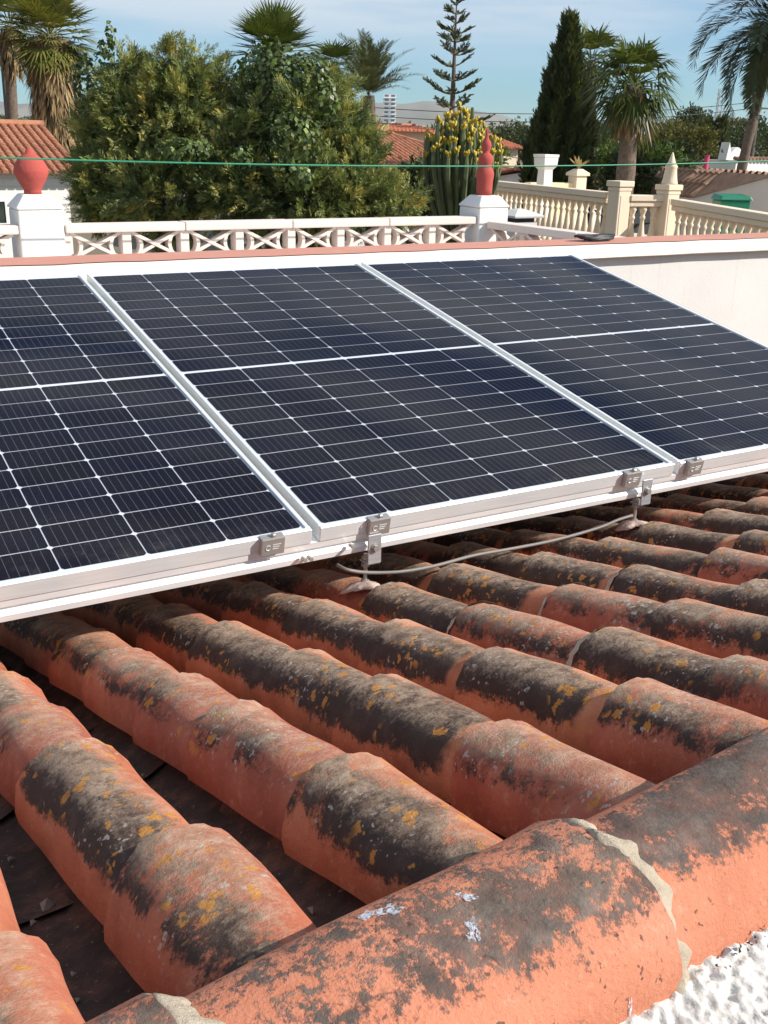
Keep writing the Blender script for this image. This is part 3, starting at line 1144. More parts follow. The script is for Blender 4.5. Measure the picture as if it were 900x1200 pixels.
# ================================================================== VEGETATION HELPERS
def mk_leaf(name, stops, rough=0.55, trans=0.25):
    """foliage: hue varies by the per-leaf tint attribute"""
    m = NT(name)
    at_ = m.n.new('ShaderNodeAttribute')
    at_.attribute_name = 'tint'
    c = m.ramp(at_.outputs['Fac'], stops)
    m.color(c)
    m.set(Roughness=rough)
    m.b.inputs['Specular IOR Level'].default_value = 0.35
    tl = m.node('ShaderNodeBsdfTranslucent')
    m.lk(m.mix(1.0, c, (1.0, 1.0, 0.55), 'MULTIPLY'), tl.inputs['Color'])
    mxs = m.n.new('ShaderNodeMixShader')
    mxs.inputs[0].default_value = trans
    m.lk(m.b.outputs[0], mxs.inputs[1])
    m.lk(tl.outputs[0], mxs.inputs[2])
    m.lk(mxs.outputs[0], m.out.inputs['Surface'])
    return m.mat


M['conifer'] = mk_leaf('conifer_leaf', [(0.0, (0.055, 0.085, 0.032)), (0.35, (0.155, 0.195, 0.065)), (0.7, (0.31, 0.32, 0.095)), (0.92, (0.45, 0.40, 0.11)), (1.0, (0.50, 0.38, 0.11))])
M['cypress'] = mk_leaf('cypress_leaf', [(0.0, (0.022, 0.034, 0.010)), (0.6, (0.070, 0.085, 0.022)), (1.0, (0.15, 0.145, 0.035))])
M['ivy'] = mk_leaf('ivy_leaf', [(0.0, (0.045, 0.070, 0.022)), (0.6, (0.105, 0.145, 0.045)), (1.0, (0.19, 0.26, 0.05))], 0.42, 0.2)
M['palm'] = mk_leaf('palm_leaf', [(0.0, (0.035, 0.055, 0.016)), (0.6, (0.11, 0.14, 0.032)), (1.0, (0.26, 0.25, 0.06))], 0.4)
M['palmdry'] = mk_leaf('dry_palm_leaf', [(0.0, (0.10, 0.06, 0.028)), (0.5, (0.28, 0.18, 0.08)), (1.0, (0.42, 0.31, 0.15))], 0.7)
M['datepalm'] = mk_leaf('date_palm_leaf', [(0.0, (0.035, 0.05, 0.025)), (0.6, (0.075, 0.095, 0.045)), (1.0, (0.13, 0.14, 0.06))], 0.45)
M['norfolk'] = mk_leaf('norfolk_needles', [(0.0, (0.050, 0.075, 0.045)), (1.0, (0.14, 0.17, 0.09))], 0.6, 0.1)
M['broad'] = mk_leaf('broad_leaf', [(0.0, (0.030, 0.045, 0.014)), (0.5, (0.065, 0.085, 0.025)), (1.0, (0.13, 0.14, 0.04))])
M['lime'] = mk_leaf('lime_leaf', [(0.0, (0.045, 0.08, 0.014)), (0.5, (0.10, 0.15, 0.025)), (1.0, (0.19, 0.23, 0.04))])
M['yellow'] = mk_leaf('yellowish_leaf', [(0.0, (0.06, 0.07, 0.016)), (0.5, (0.15, 0.14, 0.03)), (1.0, (0.26, 0.22, 0.05))])
M['euph'] = plain('euphorbia_stem', (0.085, 0.105, 0.040), 0.55, var=0.45, scale=5)
M['euphtip'] = plain('euphorbia_yellow_tip', (0.46, 0.33, 0.02), 0.6, var=0.3, scale=20)
M['bark'] = plain('bark', (0.10, 0.075, 0.055), 0.95, var=0.35, scale=12, bump=0.6, bscale=30)
M['palmbark'] = plain('palm_bark', (0.13, 0.095, 0.07), 0.95, var=0.4, scale=14, bump=0.8, bscale=26)


def leaves_mesh(name, P, A, B, tint, mat, curl=None):
    """P base points, A length vectors, B half-width vectors: one kite-shaped leaf each"""
    n = len(P)
    V = np.empty((n, 4, 3), np.float32)
    mid = P + A * 0.45
    V[:, 0] = P
    V[:, 1] = mid + B
    V[:, 2] = P + A
    V[:, 3] = mid - B
    if curl is not None:
        V[:, 2] += curl
    me = bpy.data.meshes.new(name)
    me.vertices.add(n * 4)
    me.vertices.foreach_set('co', V.reshape(-1))
    me.loops.add(n * 4)
    me.loops.foreach_set('vertex_index', np.arange(n * 4, dtype=np.int32))
    me.polygons.add(n)
    me.polygons.foreach_set('loop_start', np.arange(0, n * 4, 4, dtype=np.int32))
    me.polygons.foreach_set('loop_total', np.full(n, 4, np.int32))
    at_ = me.attributes.new('tint', 'FLOAT', 'FACE')
    at_.data.foreach_set('value', np.clip(tint, 0, 1).astype(np.float32))
    me.materials.append(mat)
    me.update()
    return me


def unit(v):
    return v / np.maximum(np.linalg.norm(v, axis=-1, keepdims=True), 1e-9)


def perp(d, rng):
    r = rng.normal(size=d.shape)
    return unit(np.cross(d, r))


def sprays(rng, C, D, size, blades, width, spread=0.6, droop=0.0):
    """feathery flat sprays: C (n,3) base, D (n,3) axis; returns leaf arrays (P, A, B) and index of the spray of each leaf"""
    n = len(C)
    side = perp(D, rng)
    sz = size * rng.uniform(0.6, 1.3, n)
    Ps, As, Bs, Is = [], [], [], []
    for k in range(blades):
        t = (k + 0.5) / blades
        s = 1 if k % 2 else -1
        base = C + D * (sz * t * 0.8)[:, None]
        dirn = unit(D + side * (s * spread * (1.0 - 0.45 * t)) + rng.normal(size=D.shape) * 0.16 + np.array([0, 0, -droop]))
        ln = sz * (0.62 - 0.30 * t) * rng.uniform(0.75, 1.2, n)
        A = dirn * ln[:, None]
        nb = unit(np.cross(dirn, unit(np.cross(D, side) + rng.normal(size=D.shape) * 0.5)))
        Ps.append(base); As.append(A); Bs.append(nb * (width * ln)[:, None]); Is.append(np.arange(n))
    return np.concatenate(Ps), np.concatenate(As), np.concatenate(Bs), np.concatenate(Is)


def trunk_mesh(rng, base, top, r0, r1, limbs=6, spread=0.6, seg=8):
    b = MB()
    base, top = Vector(base), Vector(top)
    pts, rad = [], []
    for i in range(7):
        t = i / 6
        p = base.lerp(top, t) + Vector((rng.normal() * r0 * 0.25, rng.normal() * r0 * 0.25, 0)) * (1 if 0 < i < 6 else 0)
        pts.append(p); rad.append(r0 + (r1 - r0) * t)
    rad[0] *= 1.35
    b.tube(pts, rad, seg)
    H = (top - base).length
    for k in range(limbs):
        t = rng.uniform(0.35, 0.9)
        p = base.lerp(top, t)
        a = rng.uniform(0, 6.28)
        e = p + Vector((math.cos(a), math.sin(a), rng.uniform(0.3, 0.9))) * H * 0.22 * spread / 0.6
        b.tube([p, p.lerp(e, 0.5) + Vector((0, 0, 0.03 * H)), e], [r0 * (1 - t) * 0.7 + r1, r0 * 0.25 * (1 - t) + r1 * 0.6, r1 * 0.3], 6)
    return b


def lobes_points(rng, lobes, n, shell=0.55):
    """points in lumpy ellipsoid lobes: returns points, outward directions"""
    vol = np.array([l[3] * l[4] * l[5] for l in lobes]) ** 0.67
    idx = rng.choice(len(lobes), n, p=vol / vol.sum())
    L = np.array(lobes)[idx]
    d = unit(rng.normal(size=(n, 3)))
    bump = 1 + 0.10 * np.sin(5 * d[:, 0] + idx) + 0.10 * np.sin(6 * d[:, 1] + 2 * idx) + 0.08 * np.sin(7 * d[:, 2] + idx * 3)
    r = (shell + (1 - shell) * rng.uniform(0, 1, n) ** 0.5) * bump
    return L[:, :3] + d * L[:, 3:6] * r[:, None], unit(d / L[:, 3:6])


def crown_tree(name, label, group, base, lobes, nclump, per, size, blades, width, mat, seed, trunk=(0.12, 0.04), bark='bark', droop=0.05, upw=0.3, spread=0.6, clump_r=0.25, ttop=None, shell=0.6, cat='tree', tintbase=0.45, tintvar=0.22, branch=0):
    rng = np.random.default_rng(seed)
    root = empty(name, base)
    tag(root, label, cat, group)
    lob = [(l[0] - base[0], l[1] - base[1], l[2] - base[2], l[3], l[4], l[5]) for l in lobes]
    C, D = lobes_points(rng, lob, nclump, shell)
    ct = rng.normal(tintbase, tintvar, nclump)
    idx = np.repeat(np.arange(nclump), per)
    off = rng.normal(size=(len(idx), 3)) * clump_r * 0.5
    cdir = unit(D + np.array([0, 0, upw]) + rng.normal(size=D.shape) * 0.35)
    dirs = unit(cdir[idx] + rng.normal(size=(len(idx), 3)) * 0.45)
    tt = np.zeros(len(idx))
    if branch:
        tt = np.tile((np.arange(per) + 0.5) / per, nclump)
        bl = branch * rng.uniform(0.6, 1.35, nclump)
        sd_ = perp(cdir, rng)
        sgn = np.where(np.arange(len(idx)) % 2, 1.0, -1.0)
        off = cdir[idx] * (bl[idx] * (tt - 0.5))[:, None] + sd_[idx] * (sgn * bl[idx] * 0.22 * (1 - tt))[:, None] + rng.normal(size=off.shape) * 0.02
        off[:, 2] -= 0.12 * bl[idx] * tt ** 2
        dirs = unit(cdir[idx] + sd_[idx] * (sgn * 0.6 * (1 - 0.7 * tt))[:, None] + rng.normal(size=off.shape) * 0.25)
    P, A, B, I = sprays(rng, C[idx] + off, dirs, size, blades, width, spread, droop)
    tint = ct[idx][I] + rng.normal(size=len(I)) * 0.10 + 0.22 * (tt[I] - 0.5)
    link('crown', leaves_mesh('crown', P, A, B, tint, mat), None, root)
    tz = max(l[2] for l in lob) * 0.9 if ttop is None else ttop
    cx = np.mean([l[0] for l in lob]); cy = np.mean([l[1] for l in lob])
    tb = trunk_mesh(rng, (0, 0, 0), (cx * 0.8, cy * 0.8, tz), trunk[0], trunk[1], 6, 0.25 if branch else 0.6)
    tb.build('trunk', M[bark], root, smooth=True)
    return root


def gbase(px, depth):
    p = at(px, 175, depth)
    return Vector((p.x, p.y, GROUND))


def lobe(px, py, depth, rpx, rpy, rd=None):
    p = at(px, py, depth)
    k = depth / FPX
    rr = rpx * k
    return (p.x, p.y, p.z, rr, rd if rd else rr, rpy * k)


# ================================================================== PALMS
def fan_frond(rng, o, d, petiole, R, nb, arc=2.6, wid=0.05, droop=0.25):
    """fan leaf: returns arrays and a petiole line"""
    d = Vector(d).normalized()
    sgm = Vector((0, 0, 1))
    side = d.cross(sgm)
    if side.length < 0.05: side = Vector((1, 0, 0))
    side.normalize()
    tip = Vector(o) + d * petiole
    P, A, B, Cu = [], [], [], []
    upn = side.cross(d).normalized()
    for k in range(nb):
        a = -arc / 2 + arc * k / (nb - 1)
        fold = 0.18 * abs(math.sin(a))
        dd = (d * math.cos(a) + side * math.sin(a) + upn * fold).normalized()
        ln = R * (0.78 + 0.22 * math.cos(a)) * rng.uniform(0.88, 1.1)
        P.append(tip); A.append(dd * ln)
        w = dd.cross(upn).normalized() * (wid * R)
        B.append(w)
        Cu.append(Vector((0, 0, -droop * ln * rng.uniform(0.4, 1.3))))
    return P, A, B, Cu, tip


def fan_palm(name, label, group, base, crown, trunk_r, nfr, R, seed, skirt=0, skirt_len=1.0, mat='palm', tint=0.55, lean=None, elev=(-0.5, 1.3), petiole=0.6, ndroop=0.25, dry=-9, nblade=22):
    rng = np.random.default_rng(seed)
    base, crown = Vector(base), Vector(crown)
    root = empty(name, base)
    tag(root, label, 'palm tree', group)
    c = crown - base
    b = MB()
    pts, rad = [], []
    for i in range(14):
        t = i / 13
        pts.append(Vector((c.x * t * t, c.y * t * t, c.z * t)))
        rad.append(trunk_r * (1.25 - 0.3 * t) * (1 + 0.08 * (i % 2)))
    b.tube(pts, rad, 12)
    b.build('trunk', M['palmbark'], root, smooth=True)
    for i in range(nfr):
        e = elev[0] + (elev[1] - elev[0]) * ((i + 0.5) / nfr) ** 0.9
        a = i * 2.399 + rng.uniform(-0.3, 0.3)
        d = Vector((math.cos(a) * math.cos(e), math.sin(a) * math.cos(e), math.sin(e)))
        P, A, B, Cu, tip = fan_frond(rng, c, d, petiole * rng.uniform(0.8, 1.15), R * rng.uniform(0.85, 1.1), nblade, 2.7, 0.62 / nblade, ndroop)
        n = len(P)
        # petiole as two long thin kites
        P += [c, c]
        A += [tip - c, tip - c]
        B += [Vector((0, 0, 0.018)), d.cross(Vector((0.1, 0.2, 1))).normalized() * 0.018]
        Cu += [Vector((0, 0, 0))] * 2
        tt = np.full(n + 2, tint + 0.25 * (i / nfr - 0.5)) + rng.normal(size=n + 2) * 0.08
        f = link('frond', leaves_mesh('frond', np.array(P), np.array(A), np.array(B), tt, M[mat if e > dry else 'palmdry'], np.array(Cu)), None, root)
    if skirt:
        P, A, B = [], [], []
        for i in range(skirt):
            a = rng.uniform(0, 6.28)
            h = c.z - rng.uniform(0, 1) ** 1.3 * skirt_len
            rr = trunk_r * rng.uniform(0.9, 2.1)
            q = Vector((c.x + rr * math.cos(a), c.y + rr * math.sin(a), h))
            for k in range(7):
                dd = Vector((math.cos(a + rng.normal() * 0.5) * 0.35, math.sin(a + rng.normal() * 0.5) * 0.35, -1)).normalized()
                ln = R * rng.uniform(0.35, 0.75)
                P.append(q); A.append(dd * ln); B.append(Vector((-math.sin(a), math.cos(a), 0)) * ln * 0.06)
        sk = link('dead_leaf_skirt', leaves_mesh('dead_leaf_skirt', np.array(P), np.array(A), np.array(B), rng.uniform(0, 1, len(P)), M['palmdry']), None, root)
        sk['kind'] = 'stuff'
    return root


def feather_palm(name, label, group, base, crown, trunk_r, nfr, R, seed, mat='datepalm', tint=0.5, elev=(-0.5, 1.4), leaflet=0.22, curve=0.9, nl=46, only=None):
    rng = np.random.default_rng(seed)
    base, crown = Vector(base), Vector(crown)
    root = empty(name, base)
    tag(root, label, 'palm tree', group)
    c = crown - base
    b = MB()
    pts = [Vector((c.x * (i / 12) ** 1.5, c.y * (i / 12) ** 1.5, c.z * i / 12)) for i in range(13)]
    b.tube(pts, [trunk_r * (1.15 - 0.25 * i / 12) * (1 + 0.1 * (i % 2)) for i in range(13)], 12)
    b.build('trunk', M['palmbark'], root, smooth=True)
    for i in range(nfr):
        e = elev[0] + (elev[1] - elev[0]) * ((i + 0.5) / nfr)
        a = i * 2.399 + rng.uniform(-0.35, 0.35) if only is None else only[i % len(only)] + rng.uniform(-0.25, 0.25)
        h = Vector((math.cos(a), math.sin(a), 0))
        Rr = R * rng.uniform(0.85, 1.1)
        line, p, ang = [], c.copy(), e
        ns = 14
        for s in range(ns + 1):
            line.append(p.copy())
            p = p + (h * math.cos(ang) + Vector((0, 0, math.sin(ang)))) * (Rr / ns)
            ang -= curve * (1.6 * s / ns) / ns * 2.0
        P, A, B = [], [], []
        side = h.cross(Vector((0, 0, 1))).normalized()
        for k in range(nl):
            t = 0.10 + 0.90 * k / nl
            f = t * ns
            j = min(int(f), ns - 1)
            q = line[j].lerp(line[j + 1], f - j)
            tg = (line[j + 1] - line[j]).normalized()
            upn = side.cross(tg).normalized()
            ln = Rr * leaflet * (0.45 + 0.75 * math.sin(math.pi * min(1, t * 0.86 + 0.12))) * rng.uniform(0.85, 1.15)
            for sg in (-1, 1):
                dd = (tg * 0.75 + side * sg * 0.75 + upn * (0.28 + rng.normal() * 0.12) + Vector((0, 0, -0.16))).normalized()
                P.append(q); A.append(dd * ln); B.append(dd.cross(upn).normalized() * ln * 0.055)
        for s in range(ns):
            P.append(line[s]); A.append((line[s + 1] - line[s]) * 1.1); B.append(side * 0.02 * (1 - 0.7 * s / ns) * R / 2.5)
        tt = np.full(len(P), tint) + rng.normal(size=len(P)) * 0.12
        link('frond', leaves_mesh('frond', np.array(P), np.array(A), np.array(B), tt, M[mat]), None, root)
    return root


# ================================================================== THE BIG CONIFER CLUMP
FD = 12.0
conifer_kw = dict(size=0.105, blades=11, width=0.095, branch=0.36, mat=M['conifer'], clump_r=0.30, upw=0.35, spread=0.75, droop=0.08)
crown_tree('conifer_tree', 'dense dark green conifer with ochre tips, beside the white house', 'conifers crowding behind the balustrade', gbase(185, FD),
           [lobe(135, 215, FD, 40, 45), lobe(195, 228, FD - 0.3, 55, 45), lobe(170, 150, FD, 45, 45), lobe(222, 150, FD, 48, 48), lobe(128, 155, FD + 0.2, 30, 38), lobe(150, 102, FD, 26, 30), lobe(205, 98, FD, 36, 32), lobe(250, 112, FD + 0.2, 24, 32),
            lobe(196, 72, FD, 9, 20), lobe(143, 82, FD, 9, 20), lobe(115, 235, FD, 18, 26), lobe(222, 82, FD, 9, 16)],
           1050, 26, seed=11, trunk=(0.16, 0.05), tintbase=0.45, tintvar=0.24, **conifer_kw)
crown_tree('conifer_tree', 'broad dark green conifer with low spreading sprays, reaching towards the candelabra cactus', 'conifers crowding behind the balustrade', gbase(385, FD - 0.4),
           [lobe(300, 225, FD - 0.5, 48, 45), lobe(360, 228, FD - 0.7, 52, 42), lobe(415, 228, FD - 0.6, 44, 36), lobe(458, 240, FD - 0.6, 28, 22), lobe(300, 150, FD - 0.2, 38, 48), lobe(360, 150, FD - 0.3, 48, 45), lobe(398, 162, FD - 0.2, 34, 36), lobe(270, 190, FD - 0.4, 34, 48), lobe(380, 112, FD, 28, 24), lobe(428, 195, FD - 0.4, 26, 26)],
           1050, 26, seed=12, trunk=(0.16, 0.05), tintbase=0.40, tintvar=0.22, **conifer_kw)
# ivy-clad palm between them
rng = np.random.default_rng(5)
fan_palm('fan_palm', 'fan palm whose head sticks out of the ivy between the conifers', None, gbase(322, FD + 0.5), at(320, 62, FD + 0.5), 0.12, 34, 0.40, 31, tint=0.5, elev=(-0.15, 1.5), petiole=0.26, ndroop=0.12)
iv = empty('ivy', gbase(335, FD + 0.2))
tag(iv, 'glossy ivy smothering the palm trunk and the conifers beside it', 'ivy')
lb = [lobe(318, 92, FD, 34, 42, 0.6), lobe(352, 112, FD - 0.2, 42, 45, 0.6), lobe(298, 120, FD, 24, 40, 0.6), lobe(338, 165, FD - 0.7, 36, 36, 0.5), lobe(345, 205, FD - 1.05, 26, 20, 0.35), lobe(280, 188, FD - 0.9, 14, 18, 0.3)]
lb2 = [lobe(100, 95, FD + 0.4, 14, 30), lobe(125, 65, FD + 0.3, 10, 20), lobe(130, 40, FD + 0.3, 5, 14), lobe(215, 175, FD - 0.85, 36, 14)]
for j, (ls, n) in enumerate(((lb, 5200), (lb2, 900))):
    ls = [(l[0] - iv.location.x, l[1] - iv.location.y, l[2] - iv.location.z, *l[3:]) for l in ls]
    C, D = lobes_points(rng, ls, n, 0.7)
    N = unit(D + rng.normal(size=D.shape) * 0.55)
    dn = unit(np.array([0, 0, -1.0]) + rng.normal(size=D.shape) * 0.5)
    A = unit(dn - N * np.sum(dn * N, 1, keepdims=True)) * (rng.uniform(0.04, 0.085, n))[:, None]
    B = np.cross(unit(A), N) * (np.linalg.norm(A, axis=1) * 0.42)[:, None]
    o = link('ivy_leaves', leaves_mesh('ivy_leaves', C, A, B, rng.normal(0.45, 0.25, n), M['ivy']), None, iv)
    o['kind'] = 'stuff'
vb = MB()
for k in range(7):
    q0 = Vector((rng.normal() * 0.15, rng.normal() * 0.15, 0))
    vb.tube([q0 + Vector((0.1 * math.sin(k + i), 0.1 * math.cos(k * 2 + i), 4.6 * i / 8)) for i in range(9)], 0.015, 5)
vb.build('vine_stems', M['bark'], iv)['kind'] = 'stuff'

# ================================================================== PALMS BEHIND
fan_palm('skirted_palm', 'fan palm with a thick skirt of dead brown leaves behind the tiled roof', None, gbase(60, 30), at(58, 42, 30), 0.30, 90, 0.85, 41, skirt=1500, skirt_len=3.4, tint=0.8, elev=(-1.45, 1.4), petiole=0.75, ndroop=0.20, dry=-0.95, nblade=16)
fan_palm('thin_palm', 'thin trunked fan palm next to the wooden pole', None, gbase(13, 33), at(12, 30, 33), 0.16, 34, 0.8, 42, skirt=160, skirt_len=1.2, tint=0.6, elev=(-0.5, 1.4), petiole=0.7, nblade=14)
feather_palm('young_date_palm', 'yellowish feather palm rising behind the big conifer', None, gbase(440, 26), at(432, 112, 26), 0.16, 34, 1.5, 43, tint=0.85, elev=(0.35, 1.5), leaflet=0.17, curve=0.5)
fan_palm('palm_stub', 'dark fan palm leaf tuft poking over the conifer', None, gbase(398, 20), at(388, 78, 20), 0.12, 12, 0.55, 44, tint=0.15, elev=(-0.2, 0.9), petiole=0.25)
fan_palm('hairy_palm', 'dark fan palm with shaggy trunk behind the beige balustrade', None, gbase(737, 20), at(742, 100, 20), 0.17, 46, 0.62, 45, skirt=60, skirt_len=0.7, tint=0.36, elev=(-1.1, 1.3), petiole=0.48, ndroop=0.5, dry=-1.02, nblade=14)
fan_palm('slim_palm', 'slim fan palm half hidden behind the shaggy trunked palm', None, gbase(697, 34), at(693, 72, 34), 0.15, 36, 0.80, 46, tint=0.45, elev=(-0.9, 1.3), petiole=0.65, ndroop=0.4, nblade=13)
feather_palm('date_palm', 'tall grey green date palm with long arching fronds by the utility pole', None, gbase(925, 22), at(925, 22, 22), 0.20, 64, 2.2, 47, tint=0.4, elev=(-0.75, 1.4), leaflet=0.17, curve=1.1, nl=60)
fan_palm('leaning_palm', 'thin palm with leaning trunk under the date palm', None, gbase(868, 40), at(897, 88, 40), 0.17, 22, 0.75, 48, tint=0.2, elev=(-0.9, 0.9), petiole=0.4, ndroop=0.5)

# ================================================================== NORFOLK PINE
def norfolk(base, top_z, half, seed):
    rng = np.random.default_rng(seed)
    root = empty('norfolk_pine', base)
    tag(root, 'slender tiered norfolk pine standing against the sky', 'tree')
    H = top_z - base[2]
    b = MB()
    b.tube([(0, 0, 0), (0, 0, H * 0.5), (0, 0, H)], [0.20, 0.13, 0.02], 8)
    b.build('trunk', M['bark'], root, smooth=True)
    z = H * 0.36
    tier = 0
    P, A, B, T = [], [], [], []
    lb = MB()
    while z < H * 0.985:
        t = (z - H * 0.36) / (H * 0.64)
        R = half * (1.0 - t) ** 0.85 * rng.uniform(0.9, 1.08) + 0.10
        n = int(rng.integers(4, 7))
        for k in range(n):
            a = k * 2 * math.pi / n + tier * 0.5 + rng.uniform(-0.15, 0.15)
            h = Vector((math.cos(a), math.sin(a), 0))
            Rk = R * rng.uniform(0.62, 1.12)
            if rng.uniform() < 0.2: continue
            pts = [Vector((0, 0, z)) + h * Rk * s + Vector((0, 0, Rk * (-0.16 * s + 0.34 * s * s))) for s in (0, 0.25, 0.5, 0.75, 1.0)]
            lift_ = rng.normal() * 0.10 + 0.25 * t
            pts = [p_ + Vector((0, 0, lift_ * Rk * i_ / 4)) for i_, p_ in enumerate(pts)]
            lb.tube(pts, [0.045 * (1 - 0.8 * t) + 0.008, 0.03, 0.022, 0.015, 0.006], 5)
            sd = h.cross(Vector((0, 0, 1)))
            nb = int(15 * Rk / half) + 6
            for j in range(nb):
                s = 0.36 + 0.64 * (j + rng.uniform()) / nb
                f = s * 4
                i = min(int(f), 3)
                q = pts[i].lerp(pts[i + 1], f - i)
                tg = (pts[i + 1] - pts[i]).normalized()
                for sg in (-1, 1):
                    d = (tg * 0.8 + sd * sg * (0.65) + Vector((0, 0, 0.25 + rng.normal() * 0.12))).normalized()
                    L = (0.40 * (1.15 - 0.5 * s) * (0.6 + 0.4 * Rk / half) + 0.08) * rng.uniform(0.6, 1.2)
                    for w in range(4):
                        e = (d + Vector(rng.normal(size=3)) * 0.14).normalized()
                        P.append(q + d * L * 0.22 * w); A.append(e * L * 0.55)
                        B.append(e.cross(Vector(rng.normal(size=3))).normalized() * 0.032)
                        T.append(rng.uniform(0, 1))
        z += H * 0.062 * (1.05 - 0.5 * t) * rng.uniform(0.75, 1.25)
        tier += 1
    lb.build('branches', M['bark'], root)['kind'] = 'stuff'
    o = link('needles', leaves_mesh('needles', np.array(P), np.array(A), np.array(B), np.array(T), M['norfolk']), None, root)
    o['kind'] = 'stuff'


npb = gbase(528, 45)
norfolk(npb, at(537, -6, 45).z, 46 * 45 / FPX, 51)

# ================================================================== COLUMNAR CYPRESS
def cypress(base, top_z, prof, seed, label, n=9000, size=0.30):
    """prof: radius against height fraction"""
    rng = np.random.default_rng(seed)
    root = empty('cypress_tree', base)
    tag(root, label, 'tree')
    H = top_z - base[2]
    hz = np.array([p[0] for p in prof]); hr = np.array([p[1] for p in prof])
    t = rng.uniform(0.12, 1.0, n * 2)
    R = np.interp(t, hz, hr)
    keep = rng.uniform(0, hr.max(), n * 2) < R + 0.08
    t, R = t[keep][:n], R[keep][:n]
    n = len(t)
    a = rng.uniform(0, 2 * np.pi, n)
    lump = 1 + 0.10 * np.sin(11 * a + 3 * np.sin(6 * t)) + 0.08 * np.sin(5 * a + 6 * t) + 0.08 * np.sin(9 * a - 11 * t) + 0.06 * np.sin(23 * t + 3 * a)
    r = R * lump * (0.55 + 0.45 * np.sqrt(rng.uniform(0, 1, n)))
    C = np.c_[r * np.cos(a), r * np.sin(a), t * H - 0.1]
    D = unit(np.c_[np.cos(a) * 0.28, np.sin(a) * 0.28, np.ones(n)] + rng.normal(size=(n, 3)) * 0.16)
    P, A, B, I = sprays(rng, C, D, size, 8, 0.14, 0.45)
    tint = 0.38 + 0.22 * np.sin(7 * a[I] + 9 * t[I]) + rng.normal(size=len(I)) * 0.14
    link('crown', leaves_mesh('crown', P, A, B, tint, M['cypress']), None, root)
    b = MB()
    b.tube([(0, 0, 0), (0, 0, H * 0.9)], [0.16, 0.02], 8)
    b.build('trunk', M['bark'], root)


kk = 24 / FPX
cypress(gbase(657, 24), at(664, 22, 24).z, [(0, 24 * kk), (0.25, 36 * kk), (0.5, 38 * kk), (0.66, 32 * kk), (0.80, 20 * kk), (0.92, 9 * kk), (1.0, 1.5 * kk)], 61, 'tall dark pointed cypress beside the shaggy palm')

# ================================================================== CANDELABRA EUPHORBIA
def euphorbia(base, depth, seed):
    rng = np.random.default_rng(seed)
    root = empty('candelabra_euphorbia', base)
    tag(root, 'candelabra cactus of upright ribbed stems with yellow tips', 'cactus')
    k = depth / FPX
    b = MB()
    b.tube([(0, 0, 0), (0, 0, 1.6), (0.02, 0, 2.2)], [0.16, 0.13, 0.11], 10)
    b.build('trunk', M['bark'], root, smooth=True)
    z0 = at(540, 245, depth).z - base[2]
    for i in range(96):
        a = i * 2.399 + rng.normal() * 0.15
        q = math.sqrt((i + 0.5) / 96)
        R = 47 * k * q
        tx, ty = R * math.cos(a), R * math.sin(a)
        zt = at(540, 138, depth).z - base[2] - 0.48 * q ** 2.0 + rng.normal() * 0.12
        fx, fy = tx * 0.16, ty * 0.16
        pts, rad = [], []
        for s in range(9):
            t = s / 8
            w = min(1.0, t * 1.25) ** 0.75
            pts.append(Vector((fx + (tx - fx) * w + 0.012 * math.sin(5 * t + i), fy + (ty - fy) * w + 0.012 * math.cos(4 * t + i), z0 - 0.45 + (zt - z0 + 0.45) * t)))
            rad.append((0.030 + 0.005 * (s % 2)) * (1 if s < 8 else 0.55))
        st = MB()
        st.tube(pts, rad, 6)
        s_o = st.build('stem', M['euph'], root)
        if i > 8 or i % 2 == 0:
            tb = MB()
            for w in range(5):
                aa = w * 1.257 + i
                d = Vector((math.cos(aa) * 0.5, math.sin(aa) * 0.5, 1)).normalized()
                p = pts[-1] - Vector((0, 0, 0.10 * rng.uniform(0, 1)))
                tb.tube([p, p + d * 0.055, p + d * 0.075], [0.012, 0.018, 0.004], 5)
            tb.build('yellow_tip', M['euphtip'], s_o)


eb = gbase(540, 12.5)
euphorbia(eb, 12.5, 71)

# ================================================================== HOUSES
M['rooftile'] = None
def mk_rooftile(name, lo, hi):
    m = NT(name)
    v = m.objcoord(False)
    a = m.noise(v, 3.5, 5, 0.7)
    b_ = m.noise(v, 0.6, 3)
    c = m.ramp(a, [(0.3, lo), (0.7, hi)])
    c = m.mix(m.math('MULTIPLY', m.smooth(b_, 0.45, 0.75), 0.4), c, tuple(0.45 * q for q in lo))
    m.color(c)
    m.set(Roughness=0.9)
    return m.mat


M['rooftile'] = mk_rooftile('house_roof_tile', (0.30, 0.115, 0.06), (0.50, 0.23, 0.13))
M['rooftile_b'] = mk_rooftile('brown_roof_tile', (0.24, 0.135, 0.085), (0.42, 0.27, 0.18))
M['rooftile_r'] = mk_rooftile('orange_roof_tile', (0.42, 0.13, 0.065), (0.55, 0.20, 0.11))
M['hwall'] = mk_white('house_white', (0.74, 0.72, 0.68), 0.15)
M['hwall_c'] = mk_white('house_cream', (0.66, 0.55, 0.40), 0.2)
M['hgrey'] = mk_white('house_grey', (0.55, 0.53, 0.50), 0.2)
M['frame_w'] = plain('white_frame', (0.70, 0.70, 0.68), 0.5)
def mk_pane():
    m = NT('window_glass')
    m.set(Roughness=0.08)
    m.color(m.ramp(m.noise(m.objcoord(), 2.0, 3), [(0.3, (0.012, 0.018, 0.018)), (0.7, (0.05, 0.065, 0.055))]))
    return m.mat
M['pane'] = mk_pane()


